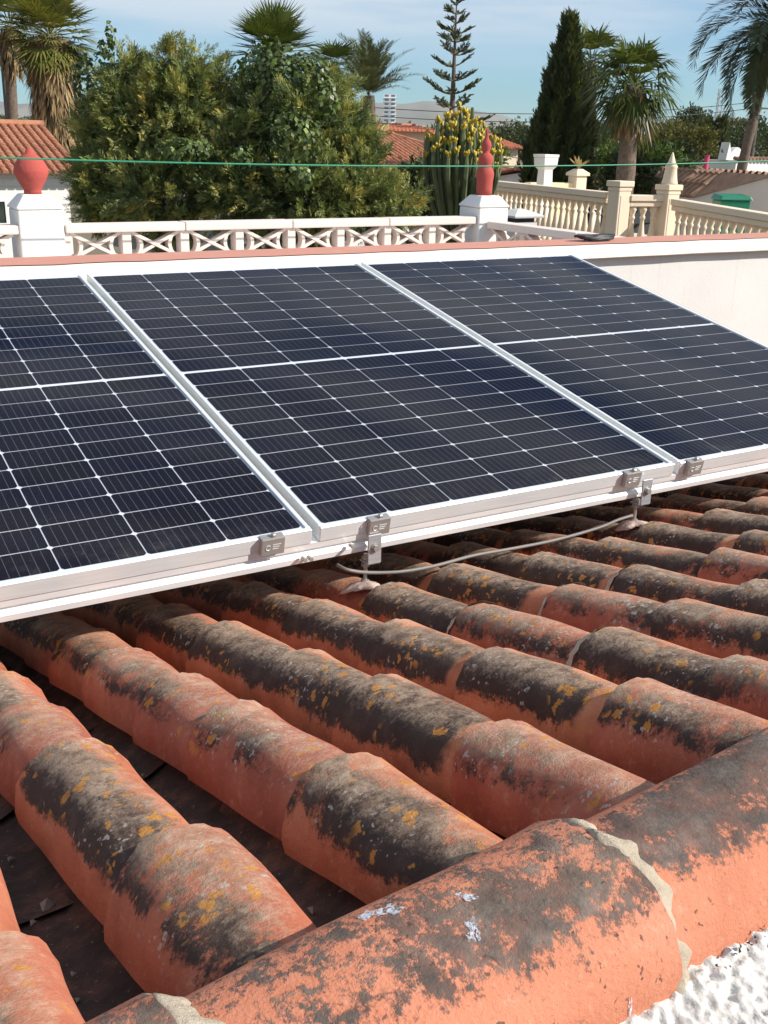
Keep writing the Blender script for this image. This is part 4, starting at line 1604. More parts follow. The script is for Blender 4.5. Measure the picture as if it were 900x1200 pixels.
def tiled_plane(mb, e0, e1, r0, r1, spacing=0.2, rad=0.070, course=0.34):
    """rows of barrel tiles from the eave e0-e1 up to the ridge r0-r1 (trapezoid or triangle)"""
    e0, e1, r0, r1 = map(Vector, (e0, e1, r0, r1))
    ax = (e1 - e0).normalized()
    Lx = (e1 - e0).length
    upv = (r0 - e0) - ax * (r0 - e0).dot(ax)
    H = upv.length
    upv.normalize()
    nrm = ax.cross(upv).normalized()
    if nrm.z < 0: nrm = -nrm
    a0, a1 = (r0 - e0).dot(ax), (r1 - e0).dot(ax)
    mb.poly([e0, e1, r1, r0], [(0, 1, 2, 3)] if (r1 - r0).length > 0.01 else [(0, 1, 2)])
    n = int(Lx / spacing)
    for i in range(n + 1):
        s = (i + 0.5) * Lx / (n + 1)
        if s < a0: top = H * s / max(a0, 1e-6)
        elif s > a1: top = H * (Lx - s) / max(Lx - a1, 1e-6)
        else: top = H
        t = -0.04
        while t < top - 0.05:
            t2 = min(t + course, top)
            o = e0 + ax * s
            ring = []
            for (tt, rr, lift) in ((t, rad * 1.12, 0.012), (t2, rad * 0.92, 0.0)):
                for k in range(5):
                    a = math.pi * k / 4
                    ring.append(o + upv * tt + ax * (-rr * math.cos(a)) + nrm * (rr * math.sin(a) + lift))
            f = [(k, k + 1, 6 + k, 5 + k) for k in range(4)] + [(4, 3, 2, 1, 0)]
            mb.poly(ring, f)
            t += course


def window(root, cx, z0, w, h, axis, off, sgn, frame='frame_w'):
    """window on a wall whose outward normal is sgn*axis; cx along the wall"""
    def pt(a, d, z):
        return (a, off + sgn * d, z) if axis == 'y' else (off + sgn * d, a, z)
    fr = MB()
    t = 0.06
    for (a0, a1, b0, b1) in ((cx - w / 2, cx + w / 2, z0, z0 + t), (cx - w / 2, cx + w / 2, z0 + h - t, z0 + h), (cx - w / 2, cx - w / 2 + t, z0 + t, z0 + h - t), (cx + w / 2 - t, cx + w / 2, z0 + t, z0 + h - t), (cx - t / 2, cx + t / 2, z0 + t, z0 + h - t)):
        p, q = pt(a0, 0.03, b0), pt(a1, -0.05, b1)
        fr.box((min(p[0], q[0]), min(p[1], q[1]), p[2]), (max(p[0], q[0]), max(p[1], q[1]), q[2]))
    wo_ = fr.build('window', M[frame], root)
    g_ = MB()
    p = [pt(cx - w / 2 + t, 0.006, z0 + t), pt(cx + w / 2 - t, 0.006, z0 + t), pt(cx + w / 2 - t, 0.006, z0 + h - t), pt(cx - w / 2 + t, 0.006, z0 + h - t)]
    g_.poly(p, [(0, 1, 2, 3)])
    g_.build('pane', M['pane'], wo_)


def house(name, label, x0, x1, y0, y1, eave, ridge, hip=(0, 0), wall='hwall', tile='rooftile', over=0.35, wins=(), group=None, cornice=True, spacing=0.2):
    """axis aligned house; ridge along X; eave, ridge are heights in world z"""
    root = empty(name, ((x0 + x1) / 2, (y0 + y1) / 2, GROUND))
    tag(root, label, 'house', group)
    L = Vector(root.location)
    def lc(x, y, z): return Vector((x, y, z)) - L
    b = MB()
    b.box(lc(x0, y0, GROUND), lc(x1, y1, eave - 0.02))
    ym = (y0 + y1) / 2
    if hip[0] == 0:
        b.poly([lc(x0, y0, eave - 0.02), lc(x0, y1, eave - 0.02), lc(x0, ym, ridge - 0.12)], [(0, 1, 2)])
    if hip[1] == 0:
        b.poly([lc(x1, y0, eave - 0.02), lc(x1, y1, eave - 0.02), lc(x1, ym, ridge - 0.12)], [(0, 1, 2)])
    b.build('wall', M[wall], root)
    sl = (ridge - eave) / (ym - y0)
    ez = eave - over * sl
    E = [lc(x0 - over, y0 - over, ez), lc(x1 + over, y0 - over, ez), lc(x1 + over, y1 + over, ez), lc(x0 - over, y1 + over, ez)]
    Rr = [lc(x0 - over + hip[0], ym, ridge), lc(x1 + over - hip[1], ym, ridge)]
    t = MB()
    tiled_plane(t, E[0], E[1], Rr[0], Rr[1], spacing)
    tiled_plane(t, E[2], E[3], Rr[1], Rr[0], spacing)
    if hip[1]: tiled_plane(t, E[1], E[2], Rr[1], Rr[1], spacing)
    if hip[0]: tiled_plane(t, E[3], E[0], Rr[0], Rr[0], spacing)
    ro = t.build('roof', M[tile], root)
    c = MB()
    c.tube([Rr[0] + Vector((0, 0, 0.03)), Rr[1] + Vector((0, 0, 0.03))], 0.10, 8)
    if hip[1]:
        c.tube([Rr[1] + Vector((0, 0, 0.03)), E[1] + Vector((0, 0, 0.05))], 0.09, 8)
    c.build('ridge_tiles', M[tile], ro)
    if cornice:
        c = MB()
        c.box(lc(x0 - 0.12, y0 - 0.12, eave - 0.22), lc(x1 + 0.12, y0 - 0.002, eave - 0.10))
        c.box(lc(x0 - 0.06, y0 - 0.06, eave - 0.40), lc(x1 + 0.06, y0 - 0.003, eave - 0.225))
        c.build('cornice', M[wall], root)
    for (ax, cx, zz, w, h) in wins:
        if ax == 'y': window(root, cx - L.x, zz - L.z, w, h, 'y', y0 - L.y, -1)
        else: window(root, cx - L.y, zz - L.z, w, h, 'x', x0 - L.x, -1)
    return root


# house behind the onion finial
ea = at(98, 203, 25)
ri = at(85, 148, 28.5)
hx1, hy0 = ea.x - 0.30, ea.y + 0.35
house('white_house', 'low white house with terracotta roof behind the onion finial', hx1 - 11, hx1, hy0, hy0 + 2 * (ri.y - hy0), ea.z + 0.09, ri.z, tile='rooftile',
      wins=[('y', hx1 - 2.25, at(20, 262, 25).z, 1.5, 0.62), ('y', hx1 - 0.95, at(58, 240, 25).z, 0.30, 0.28)])
# house behind the cactus
ea = at(520, 196, 36)
ri = at(480, 152, 40)
house('gabled_house', 'house with faded terracotta roof between the conifer and the cypress', at(425, 190, 36).x - 2, at(612, 190, 36).x, ea.y, ea.y + 2 * (ri.y - ea.y), ea.z, ri.z, hip=(0, 3.4), tile='rooftile', wall='hwall',
      wins=[('y', at(455, 220, 36).x, at(455, 232, 36).z, 1.0, 0.9), ('y', at(600, 215, 36).x, at(600, 222, 36).z, 0.8, 0.9)])
c = at(500, 158, 44)
house('upper_house', 'cream house with a small orange roof above the faded terracotta roof', c.x - 4.6, c.x + 0.3, c.y, c.y + 4, at(500, 154, 44).z, at(500, 149, 46).z, wall='hwall_c', tile='rooftile_r', cornice=False)
c = at(572, 176, 55)
house('orange_roof_house', 'small far house with orange roof next to the cypress', c.x - 2.6, c.x + 2.0, c.y, c.y + 6, at(572, 172, 55).z, at(572, 159, 58).z, wall='hwall_c', tile='rooftile_r', cornice=False)
c = at(715, 210, 34)
house('red_roof_shed', 'low building with bright orange roof behind the shaggy palm', c.x - 2.0, c.x + 1.6, c.y, c.y + 4.2, at(715, 214, 34).z, at(715, 199, 36).z, wall='hwall', tile='rooftile_r', cornice=False)
ea = at(790, 212, 38)
ri = at(830, 195, 41)
house('brown_roof_house', 'grey white house with brown tiled hipped roof and the pink pipe', at(735, 212, 38).x, at(855, 212, 38).x + 1.5, ea.y, ea.y + 2 * (ri.y - ea.y), ea.z, ri.z, hip=(2.8, 1.5), wall='hgrey', tile='rooftile_b', cornice=False,
      wins=[('y', at(805, 225, 38).x, at(805, 224, 38).z, 0.5, 0.4)])
# gable wall with tiled verge at the picture edge
root = empty('gable_wall_house', (at(870, 230, 19).x, at(870, 230, 19).y, GROUND))
tag(root, 'plain plastered gable wall with a sloping tiled verge behind the green bin', 'house')
L = Vector(root.location)
a0, a1, a2 = at(812, 232, 20.5), at(905, 207, 19), at(1010, 236, 17.5)
b = MB()
back = Vector((1.2, 4.0, 0))
fr = [Vector((a0.x, a0.y, GROUND)), Vector((a2.x, a2.y, GROUND)), a2, a1, a0]
fr = [p - L for p in fr]
bk = [p + back for p in fr]
b.poly(fr + bk, [(0, 1, 2, 3, 4), (9, 8, 7, 6, 5), (0, 4, 9, 5), (1, 6, 7, 2)])
b.build('wall', M['hgrey'], root)
b = MB()
for (p, q) in ((fr[4], fr[3]), (fr[2], fr[3])):
    dn = (q - p)
    tiled_plane(b, p + Vector((0, 0, 0.03)) - back * 0.03, p + back + Vector((0, 0, 0.03)), q - back * 0.03 + Vector((0, 0, 0.03)), q + back + Vector((0, 0, 0.03)), 0.22)
b.build('roof', M['rooftile_b'], root)
# white parapet building with a rounded gable
c = at(875, 196, 48)
root = empty('white_parapet_house', (c.x, c.y, GROUND))
tag(root, 'white flat roofed house with curved parapet, beyond the brown roof', 'house')
L = Vector(root.location)
b = MB()
x0, x1 = at(853, 196, 48).x - L.x, at(930, 196, 48).x - L.x + 2
b.box((x0, 0, 0), (x1, 6, at(875, 188, 48).z - GROUND))
b.build('wall', M['hwall'], root)
b = MB()
zt = at(875, 188, 48).z - GROUND
for i in range(int((x1 - x0) / 0.24)):
    xx = x0 + 0.12 + i * 0.24
    b.tube([(xx, -0.12, zt + 0.02), (xx, 0.25, zt + 0.10)], 0.09, 6)
b.build('tile_trim', M['rooftile_b'], root)['kind'] = 'stuff'
b = MB()
xc = at(873, 180, 48).x - L.x
pr = [(xc - 0.55, zt)] + [(xc - 0.3 + 0.75 * (j / 8), zt + 0.15 + 0.42 * math.sin(math.pi * (0.15 + 0.75 * j / 8))) for j in range(9)] + [(xc + 0.7, zt)]
b.poly([(p[0], 0.6, p[1]) for p in pr] + [(p[0], 0.9, p[1]) for p in pr], [tuple(range(len(pr))), tuple(reversed(range(len(pr), 2 * len(pr))))] + [(i, len(pr) + i, len(pr) + (i + 1) % len(pr), (i + 1) % len(pr)) for i in range(len(pr))])
b.poly([(xc - 0.75, 0.5, zt), (xc - 0.35, 0.5, zt), (xc - 0.62, 0.5, zt + 0.78), (xc - 0.75, 1.0, zt), (xc - 0.35, 1.0, zt), (xc - 0.62, 1.0, zt + 0.78)], [(0, 1, 2), (5, 4, 3), (0, 3, 4, 1), (1, 4, 5, 2), (2, 5, 3, 0)])
b.build('curved_gable', M['hwall'], root)
# pink pipe
b = MB()
q = at(826, 203, 39.3)
b.tube([(0, 0, -0.45), (0.0, 0, 0.2), (0.02, 0, 0.62)], [0.10, 0.095, 0.10], 12)
b.tube([(0.02, 0, 0.621), (0.02, 0, 0.65)], [0.115, 0.115], 12)
tag(b.build('pink_pipe', plain('pink_paint', (0.55, 0.07, 0.15), 0.6), None, loc=(q.x, q.y, q.z)), 'bright pink upright pipe on the ridge of the brown roof', 'pipe')

# ================================================================== BEIGE BALUSTRADE
BAL = [(0.045, 0.0), (0.045, 0.035), (0.030, 0.05), (0.030, 0.07), (0.042, 0.10), (0.053, 0.17), (0.050, 0.23), (0.036, 0.32), (0.026, 0.40), (0.024, 0.44), (0.036, 0.455), (0.036, 0.475), (0.025, 0.49), (0.033, 0.52), (0.044, 0.55), (0.048, 0.56), (0.048, 0.60)]
bm_ = MB()
bm_.lathe(BAL, 12)
BALM = bm_.mesh('baluster', True)
BALM.materials.append(M['beige'])


def beige_run(label, A, Bp, n, drop=0.0):
    """A, Bp: points on the rail top"""
    root = empty('stone_balustrade', (A.x, A.y, A.z - 0.95))
    tag(root, label, 'balustrade', 'beige balustrade of the neighbouring terrace')
    L = Vector(root.location)
    a, c_ = A - L, Bp - L
    dv = c_ - a
    sd = Vector((-dv.y, dv.x, 0)).normalized() * 0.085
    b = MB()
    def bar(z0, z1, w):
        s = sd.normalized() * w
        p = [a + s, a - s, c_ - s, c_ + s]
        lo = [q + Vector((0, 0, z0)) for q in p]
        hi = [q + Vector((0, 0, z1)) for q in p]
        b.poly(lo + hi, [(3, 2, 1, 0), (4, 5, 6, 7), (0, 1, 5, 4), (1, 2, 6, 5), (2, 3, 7, 6), (3, 0, 4, 7)])
    bar(-0.075, 0, 0.085)
    bar(-0.14, -0.077, 0.065)
    b.build('hand_rail', M['beige'], root, bevel=0.01)
    b = MB()
    bar(-0.95, -0.742, 0.09)
    b.build('plinth', M['beige'], root)
    for i in range(n):
        t = (i + 0.6) / (n + 0.2)
        p = a + dv * t
        link('baluster', BALM, None, root, (p.x, p.y, p.z - 0.741))
    return root


def beige_post(p, w, h, label, finial=None):
    root = empty('stone_post', (p.x, p.y, p.z - 1.05))
    tag(root, label, 'post', 'beige posts of the neighbouring terrace')
    b = MB()
    b.box((-w / 2, -w / 2, 0), (w / 2, w / 2, 1.05 + h))
    b.build('shaft', M['beige'], root, bevel=0.01)
    b = MB()
    b.box((-w * 0.34, -w / 2 - 0.006, 0.3), (w * 0.34, -w / 2 - 0.001, 0.95 + h))
    b.build('sunk_panel', M['beige'], root, bevel=0.004)
    b = MB()
    b.box((-w * 0.62, -w * 0.62, 1.05 + h + 0.001), (w * 0.62, w * 0.62, 1.05 + h + 0.07))
    b.box((-w * 0.54, -w * 0.54, 1.05 + h - 0.05), (w * 0.54, w * 0.54, 1.05 + h))
    b.build('cap', M['beige'], root, bevel=0.01)
    return root, p.z + h + 0.07


pA = at(560, 209, 16.6); pB = at(716, 226, 12.9)
pA.z = pB.z = (pA.z + pB.z) / 2
pB2 = at(726, 226, 12.7); pB2.z = pB.z
beige_run('beige stone balustrade whose long run ends at the plain capped post', pA, pB, 25)
beige_post(pB2 + Vector((0.02, 0.02, 0)), 0.20, 0.075, 'beige stone post with a flat cap and no finial')
pC = at(778, 229, 12.9); pC.z = pB.z - 0.02
pc0 = at(736, 228, 12.75); pc0.z = pC.z
beige_run('short beige stone balustrade between the flat capped post and the spired post', pc0, at(775, 228, 12.9) + Vector((0, 0, pC.z - at(775, 228, 12.9).z)), 3)
pD = at(783, 229, 12.9)
pD.z = pC.z
_, zt = beige_post(pD, 0.20, 0.06, 'beige stone post carrying the pointed stone spire')
b = MB()
k = 0.098
b.lathe([(k, 0), (k * 1.02, 0.02), (k * 0.92, 0.05), (k * 0.72, 0.19), (k * 0.78, 0.20), (k * 0.80, 0.215), (k * 0.45, 0.27), (0.015, 0.36), (0.004, 0.385)], 16)
tag(b.build('stone_spire', M['beige'], None, smooth=True, loc=(pD.x, pD.y, zt)), 'pointed beige stone spire on the balustrade post', 'finial')
pE0, pE = at(793, 233, 12.7), at(925, 254, 10.6)
beige_run('beige stone balustrade stepping down past the spired post, in front of the green bin', pE0, pE, 15)
# terrace floor that carries it
b = MB()
zf = min(pA.z, pE.z) - 0.95 - 0.1
q = [Vector((pA.x - 1.0, pA.y + 0.6, 0)), Vector((pB.x - 0.8, pB.y - 0.7, 0)), Vector((pE.x - 0.3, pE.y - 0.7, 0)), Vector((pE.x + 5, pE.y + 3, 0)), Vector((pA.x + 5, pA.y + 3, 0))]
b.poly([(p.x, p.y, GROUND) for p in q] + [(p.x, p.y, zf + 0.1 - 0.004) for p in q], [(4, 3, 2, 1, 0), (5, 6, 7, 8, 9)] + [(i, (i + 1) % 5, 5 + (i + 1) % 5, 5 + i) for i in range(5)])
tag(b.build('neighbour_terrace', M['hwall_c']), 'raised terrace carrying the beige balustrade', kind='structure')
zfl = zf + 0.1
# white square chimney on the terrace
c = at(638, 214, 17.5)
root = empty('white_chimney', (c.x, c.y, zfl))
tag(root, 'white flared chimney pot standing before the cypress', 'chimney')
hz_ = at(638, 183, 17.5).z - zfl
b = MB()
def sq(z, w): return [(-w, -w, z), (w, -w, z), (w, w, z), (-w, w, z)]
def loft(b, secs):
    p = []
    for z, w in secs: p += sq(z, w)
    n = len(secs)
    f = [(3, 2, 1, 0), tuple(4 * (n - 1) + i for i in range(4))]
    for i in range(n - 1):
        for k in range(4): f.append((4 * i + k, 4 * i + (k + 1) % 4, 4 * i + 4 + (k + 1) % 4, 4 * i + 4 + k))
    b.poly(p, f)
loft(b, [(0, 0.13), (hz_ - 0.22, 0.09), (hz_ - 0.16, 0.14), (hz_ - 0.02, 0.15)])
b.build('flue', M['hwall'], root, bevel=0.01)
b = MB()
loft(b, [(hz_ - 0.019, 0.155), (hz_ + 0.03, 0.16)])
b.build('cap', M['hwall'], root, bevel=0.008)
# cream garden wall with agave on its pillar
c = at(655, 214, 18.5)
b = MB()
w0, w1 = at(618, 216, 18.2), at(668, 214, 18.6)
dv = (w1 - w0); sd = Vector((-dv.y, dv.x, 0)).normalized() * 0.1
p = [w0 + sd, w0 - sd, w1 - sd, w1 + sd]
b.poly([(q.x, q.y, zfl) for q in p] + [(q.x, q.y, w1.z) for q in p], [(3, 2, 1, 0), (4, 5, 6, 7), (0, 1, 5, 4), (1, 2, 6, 5), (2, 3, 7, 6), (3, 0, 4, 7)])
tag(b.build('cream_wall', mk_white('cream_wall_paint', (0.72, 0.60, 0.36), 0.2), None, bevel=0.01), 'low cream yellow garden wall beside the white chimney pot', 'wall')
c = at(677, 206, 18.6)
root = empty('cream_pillar', (c.x, c.y, zfl))
tag(root, 'cream pillar with a pyramid cap holding the potted agave', 'pillar')
hz_ = c.z - zfl
b = MB(); b.box((-0.12, -0.12, 0), (0.12, 0.12, hz_)); b.build('shaft', M['beige'], root, bevel=0.01)
b = MB(); loft(b, [(hz_ + 0.001, 0.155), (hz_ + 0.05, 0.155), (hz_ + 0.12, 0.06)]); b.build('cap', M['beige'], root, bevel=0.006)
rng = np.random.default_rng(8)
P, A, B, Cu = [], [], [], []
for i in range(11):
    a = i * 2.399; e = rng.uniform(0.5, 1.2)
    d_ = Vector((math.cos(a) * math.cos(e), math.sin(a) * math.cos(e), math.sin(e)))
    P.append(Vector((0, 0, 0))); A.append(d_ * 0.30); B.append(d_.cross(Vector((0, 0, 1))).normalized() * 0.035); Cu.append(Vector((0, 0, -0.03)))
o = link('agave', leaves_mesh('agave', np.array(P), np.array(A), np.array(B), np.full(11, 0.9), M['palmdry'], np.array(Cu)), None, None, (c.x, c.y, zfl + hz_ + 0.118))
tag(o, 'small pale agave on the cream pillar', 'plant')
# metal cowl chimney behind the returning lattice
c = at(607, 262, 9.0)
root = empty('cowl_chimney', (c.x, c.y, GROUND))
tag(root, 'grey chimney with a louvred white cowl behind the tall finial post', 'chimney')
hz_ = c.z - GROUND
kk = 9.0 / FPX
b = MB(); loft(b, [(0, 0.12), (hz_ + 0.02, 0.12)]); b.build('flue', M['hgrey'], root)
b = MB(); loft(b, [(hz_ + 0.021, 0.10), (hz_ + 0.055, 0.10)]); b.build('dark_vent', M['black'], root)
b = MB(); loft(b, [(hz_ + 0.056, 0.16), (hz_ + 0.075, 0.165), (hz_ + 0.115, 0.07), (hz_ + 0.13, 0.02)]); b.build('cowl', mk_white('cowl_grey', (0.55, 0.54, 0.50), 0.3), root, bevel=0.004)
# green bin
c = at(858, 229, 14.0)
root = empty('green_bin', (c.x, c.y, zfl), (0, 0, math.radians(-28)))
tag(root, 'green plastic bin standing behind the beige balusters', 'bin')
hz_ = c.z - zfl
gm = plain('green_plastic', (0.008, 0.16, 0.085), 0.4)
b = MB()
b.poly([(-0.17, -0.15, 0), (0.17, -0.15, 0), (0.17, 0.15, 0), (-0.17, 0.15, 0), (-0.21, -0.18, hz_ - 0.06), (0.21, -0.18, hz_ - 0.06), (0.21, 0.18, hz_ - 0.06), (-0.21, 0.18, hz_ - 0.06)], [(3, 2, 1, 0), (4, 5, 6, 7), (0, 1, 5, 4), (1, 2, 6, 5), (2, 3, 7, 6), (3, 0, 4, 7)])
b.build('body', gm, root, bevel=0.02)
b = MB()
b.poly([(-0.235, -0.20, hz_ - 0.058), (0.235, -0.20, hz_ - 0.058), (0.235, 0.20, hz_ - 0.058), (-0.235, 0.20, hz_ - 0.058), (-0.20, -0.17, hz_), (0.20, -0.17, hz_), (0.20, 0.17, hz_ + 0.02), (-0.20, 0.17, hz_ + 0.02)], [(3, 2, 1, 0), (4, 5, 6, 7), (0, 1, 5, 4), (1, 2, 6, 5), (2, 3, 7, 6), (3, 0, 4, 7)])
b.build('lid', gm, root, bevel=0.015)

# ================================================================== LINES AND POLES
def catenary(p, q, sag, n=24):
    p, q = Vector(p), Vector(q)
    return [p.lerp(q, i / n) - Vector((0, 0, sag * 4 * (i / n) * (1 - i / n))) for i in range(n + 1)]


# green plastic line over the terrace, tied to two thin poles out of the picture
ga, gb = aty(-330, 172, 3.55), aty(1120, 176, 3.55)
b = MB()
b.tube(catenary(ga, gb, 0.10, 60), 0.0046, 6)
tag(b.build('green_line', M['green_wire'], None, smooth=True), 'green plastic line stretched across in front of the red finials', 'line')
for q, lab in ((ga, 'thin steel pole holding the green line at the conifer end'), (gb, 'thin steel pole holding the green line at the date palm end')):
    b = MB()
    b.tube([(0, 0, 0), (0, 0, q.z + 0.05 - 0.02)], 0.015, 8)
    b.tube([(0, 0, q.z - 0.03), (0, 0, q.z - 0.01)], 0.02, 8)
    z0 = 0.02 if q.x < 3.4 else GROUND
    o = b.build('line_pole', M['zinc'], None, loc=(q.x, q.y, 0.02))
    if z0 == GROUND:
        o.data.clear_geometry()
        b = MB(); b.tube([(0, 0, 0), (0, 0, q.z + 0.05 - GROUND)], 0.02, 8)
        me = b.mesh('line_pole'); me.materials.append(M['zinc']); o.data = me; o.location.z = GROUND
    tag(o, lab, 'pole', 'poles of the green line')


def utility_pole(px, py_top, depth, r, label, arms=False, px_base=None):
    t = at(px, py_top, depth)
    root = empty('utility_pole', (t.x, t.y, GROUND))
    tag(root, label, 'pole', 'utility poles')
    H = t.z - GROUND
    b = MB()
    b.tube([(0, 0, 0), (0, 0, H)], [r * 1.2, r * 0.8], 10)
    b.build('mast', plain('pole_wood_%d' % px, (0.10, 0.085, 0.075), 0.9), root)
    if arms:
        b = MB()
        b.box((-1.1, -0.05, H - 0.35), (1.1, 0.05, H - 0.26))
        b.box((-1.1, -0.05, H - 0.26), (-1.03, 0.05, H - 0.02))
        b.box((1.03, -0.05, H - 0.26), (1.1, 0.05, H - 0.02))
        b.build('cross_arm', M['bark'], root)
    return t


u1 = utility_pole(2, 44, 45, 0.18, 'dark wooden pole beside the thin trunked palm')
u2 = utility_pole(889, 120, 60, 0.14, 'utility pole with cross arm near the leaning palm', True)
u3 = utility_pole(548, 125, 90, 0.09, 'thin far pole above the orange roof')
# lattice mast
t = at(845, 104, 70)
root = empty('antenna_mast', (t.x, t.y, GROUND))
tag(root, 'thin lattice antenna mast above the dark trees', 'mast')
b = MB()
H = t.z - GROUND
for (dx, dy) in ((-0.25, -0.15), (0.25, -0.15), (0, 0.28)):
    b.tube([(dx, dy, 0), (dx * 0.6, dy * 0.6, H)], 0.035, 5)
for i in range(26):
    z = H * i / 26
    b.tube([(-0.25, -0.15, z), (0.25, -0.15, z + H / 26)], 0.018, 4)
    b.tube([(0.25, -0.15, z), (0, 0.28, z + H / 26)], 0.018, 4)
b.build('lattice', M['zinc'], root)
for (a_, c_, sag, lab) in (((5, 60), (456, 90), 0.3, None), ((456, 90), (905, 119), 0.5, 'upper'), ((438, 97), (905, 126), 0.6, 'lower')):
    pass
for (y0_, y1_, sg, lab) in ((66, 119, 1.35, 'upper dark power cable crossing the sky'), (74, 126, 1.45, 'lower dark power cable crossing the sky')):
    b = MB()
    b.tube(catenary(at(2, y0_, 45), at(889, y1_, 60), sg, 40), 0.020, 5)
    tag(b.build('power_cable', M['black']), lab, 'cable', 'power cables')

# ================================================================== TREES IN THE MIDDLE DISTANCE
def bush(px, py, depth, rpx, rpy, mat, seed, label, n=260, tint=0.45, name='leafy_tree', group='trees behind the roofs', size=None, extra=()):
    lobs = [lobe(px, py, depth, rpx, rpy)] + [lobe(px + dx, py + dy, depth, rpx * s, rpy * s) for dx, dy, s in extra]
    k = depth / FPX
    crown_tree(name, label, group, gbase(px, depth), lobs, n, 16, (size or max(0.16, 3.6 * k)), 8, 0.26, M[mat], seed, trunk=(0.10, 0.04), clump_r=max(0.3, 7 * k), tintbase=tint, tintvar=0.25, shell=0.35, ttop=max(0.5, at(px, py, depth).z - GROUND))


bush(745, 190, 30, 42, 20, 'lime', 81, 'bright green shrub behind the shaggy palm trunk', 240, extra=((-30, 4, 0.6), (28, 2, 0.7)))
bush(795, 170, 46, 36, 24, 'yellow', 82, 'yellow green feathery tree behind the stone spire', 260, extra=((-24, 6, 0.7), (24, -4, 0.6)))
bush(812, 150, 75, 24, 18, 'broad', 83, 'rounded grey green tree under the antenna mast', 200)
bush(786, 186, 40, 24, 16, 'cypress', 84, 'dark clipped bush behind the stone spire', 200, 0.25)
bush(688, 180, 46, 24, 26, 'broad', 85, 'dull green tree between the cypress and the shaggy palm', 200)
bush(565, 185, 42, 26, 20, 'lime', 86, 'pale green shrub beside the tall red finial', 180, tint=0.6)
bush(600, 165, 60, 34, 18, 'broad', 87, 'olive tree mass behind the orange roof', 220, extra=((20, 6, 0.8),))
bush(880, 165, 62, 40, 22, 'broad', 88, 'olive tree behind the white parapet house', 260, extra=((-30, 6, 0.8),))
bush(708, 165, 70, 34, 20, 'broad', 89, 'hazy green tree beyond the slim palm', 220)
bush(10, 165, 40, 26, 22, 'broad', 90, 'dark tree behind the ridge of the white house', 200, 0.3)
bush(492, 225, 20, 22, 20, 'broad', 91, 'low green shrub beside the candelabra cactus', 150, 0.5)
bush(735, 205, 22, 16, 10, 'broad', 92, 'small shrub behind the flat capped stone post', 110, 0.35)
kk = 50 / FPX
for j, (px, pt_, rp, lab) in enumerate(((842, 140, 11, 'dark narrow cypress below the antenna mast'), (826, 146, 9, 'dark narrow cypress nearer the pink pipe'))):
    cypress(gbase(px, 50), at(px, pt_, 50).z, [(0, rp * kk), (0.6, rp * kk), (0.85, rp * 0.6 * kk), (1.0, 1 * kk)], 95 + j, lab, 1500, 0.5)
# far wood: one mass along the horizon
rng = np.random.default_rng(77)
n = 17000
az = rng.uniform(-35, 32, n)
dd = rng.uniform(150, 480, n)
fwd = Vector((FW.x, FW.y, 0)).normalized(); rtt = Vector((fwd.y, -fwd.x, 0))
X = CAM.x + dd * (fwd.x * np.cos(np.radians(az)) + rtt.x * np.sin(np.radians(az)))
Y = CAM.y + dd * (fwd.y * np.cos(np.radians(az)) + rtt.y * np.sin(np.radians(az)))
hmax = 4.0 + dd * (0.009 + 0.010 / (1 + np.exp(-(az - 11) / 2.0)) + 0.0030 * np.sin(az * 1.3 + dd * 0.02) + 0.0022 * np.sin(az * 4.1 + dd * 0.07))
Z = GROUND + hmax * np.sqrt(rng.uniform(0.02, 1, n))
C = np.c_[X, Y, Z]
D = unit(rng.normal(size=(n, 3)) + np.array([0, 0, 0.5]))
P, A, B, I = sprays(rng, C, D, 1.5, 7, 0.28, 0.8)
tint = 0.4 + 0.3 * np.sin(az[I] * 3 + dd[I] * 0.11) + rng.normal(size=len(I)) * 0.15
o = link('far_wood', leaves_mesh('far_wood', P, A, B, tint, M['broad']))
tag(o, 'far belt of trees and scrub along the horizon', kind='stuff')

# ================================================================== FAR BUILDINGS
def far_block(px, py_top, w_px, depth, label, col, floors, seed=0, dp=10):
    k = depth / FPX
    t = at(px, py_top, depth)
    root = empty('far_building', (t.x, t.y, GROUND), (0, 0, math.radians(-30)))
    tag(root, label, 'building', 'far buildings on the horizon')
    H = t.z - GROUND
    w = w_px * k
    m = mk_white('far_wall_%d' % px, col, 0.1)
    b = MB()
    b.box((-w / 2, 0, 0), (w / 2, dp, H))
    b.build('wall', m, root)
    fh = H / floors
    wm = plain('far_window_%d' % px, (0.16, 0.18, 0.20), 0.3)
    for f in range(1, floors):
        nb = max(2, int(w / 3))
        for j in range(nb):
            ww = MB()
            ww.box((-w / 2 + w * (j + 0.2) / nb, -0.05, f * fh + 0.3 * fh), (-w / 2 + w * (j + 0.8) / nb, -0.002, f * fh + 0.8 * fh))
            ww.build('window', wm, root)
        sl_ = MB()
        sl_.box((-w / 2 - 0.3, -1.0, f * fh - 0.12), (w / 2 + 0.3, -0.06, f * fh + 0.12))
        sl_.build('balcony', m, root)
    return root


far_block(457, 110, 15, 700, 'slim white tower block on the horizon', (0.80, 0.80, 0.80), 13)
far_block(782, 141, 22, 330, 'flat white building above the yellow green tree', (0.72, 0.70, 0.66), 3)
far_block(868, 138, 18, 360, 'flat tan building above the olive trees', (0.50, 0.38, 0.27), 3)
far_block(708, 146, 16, 300, 'grey flat building between the two palms', (0.45, 0.43, 0.42), 3)
far_block(490, 146, 26, 520, 'low pale houses on the horizon under the tiered pine', (0.66, 0.58, 0.50), 2)
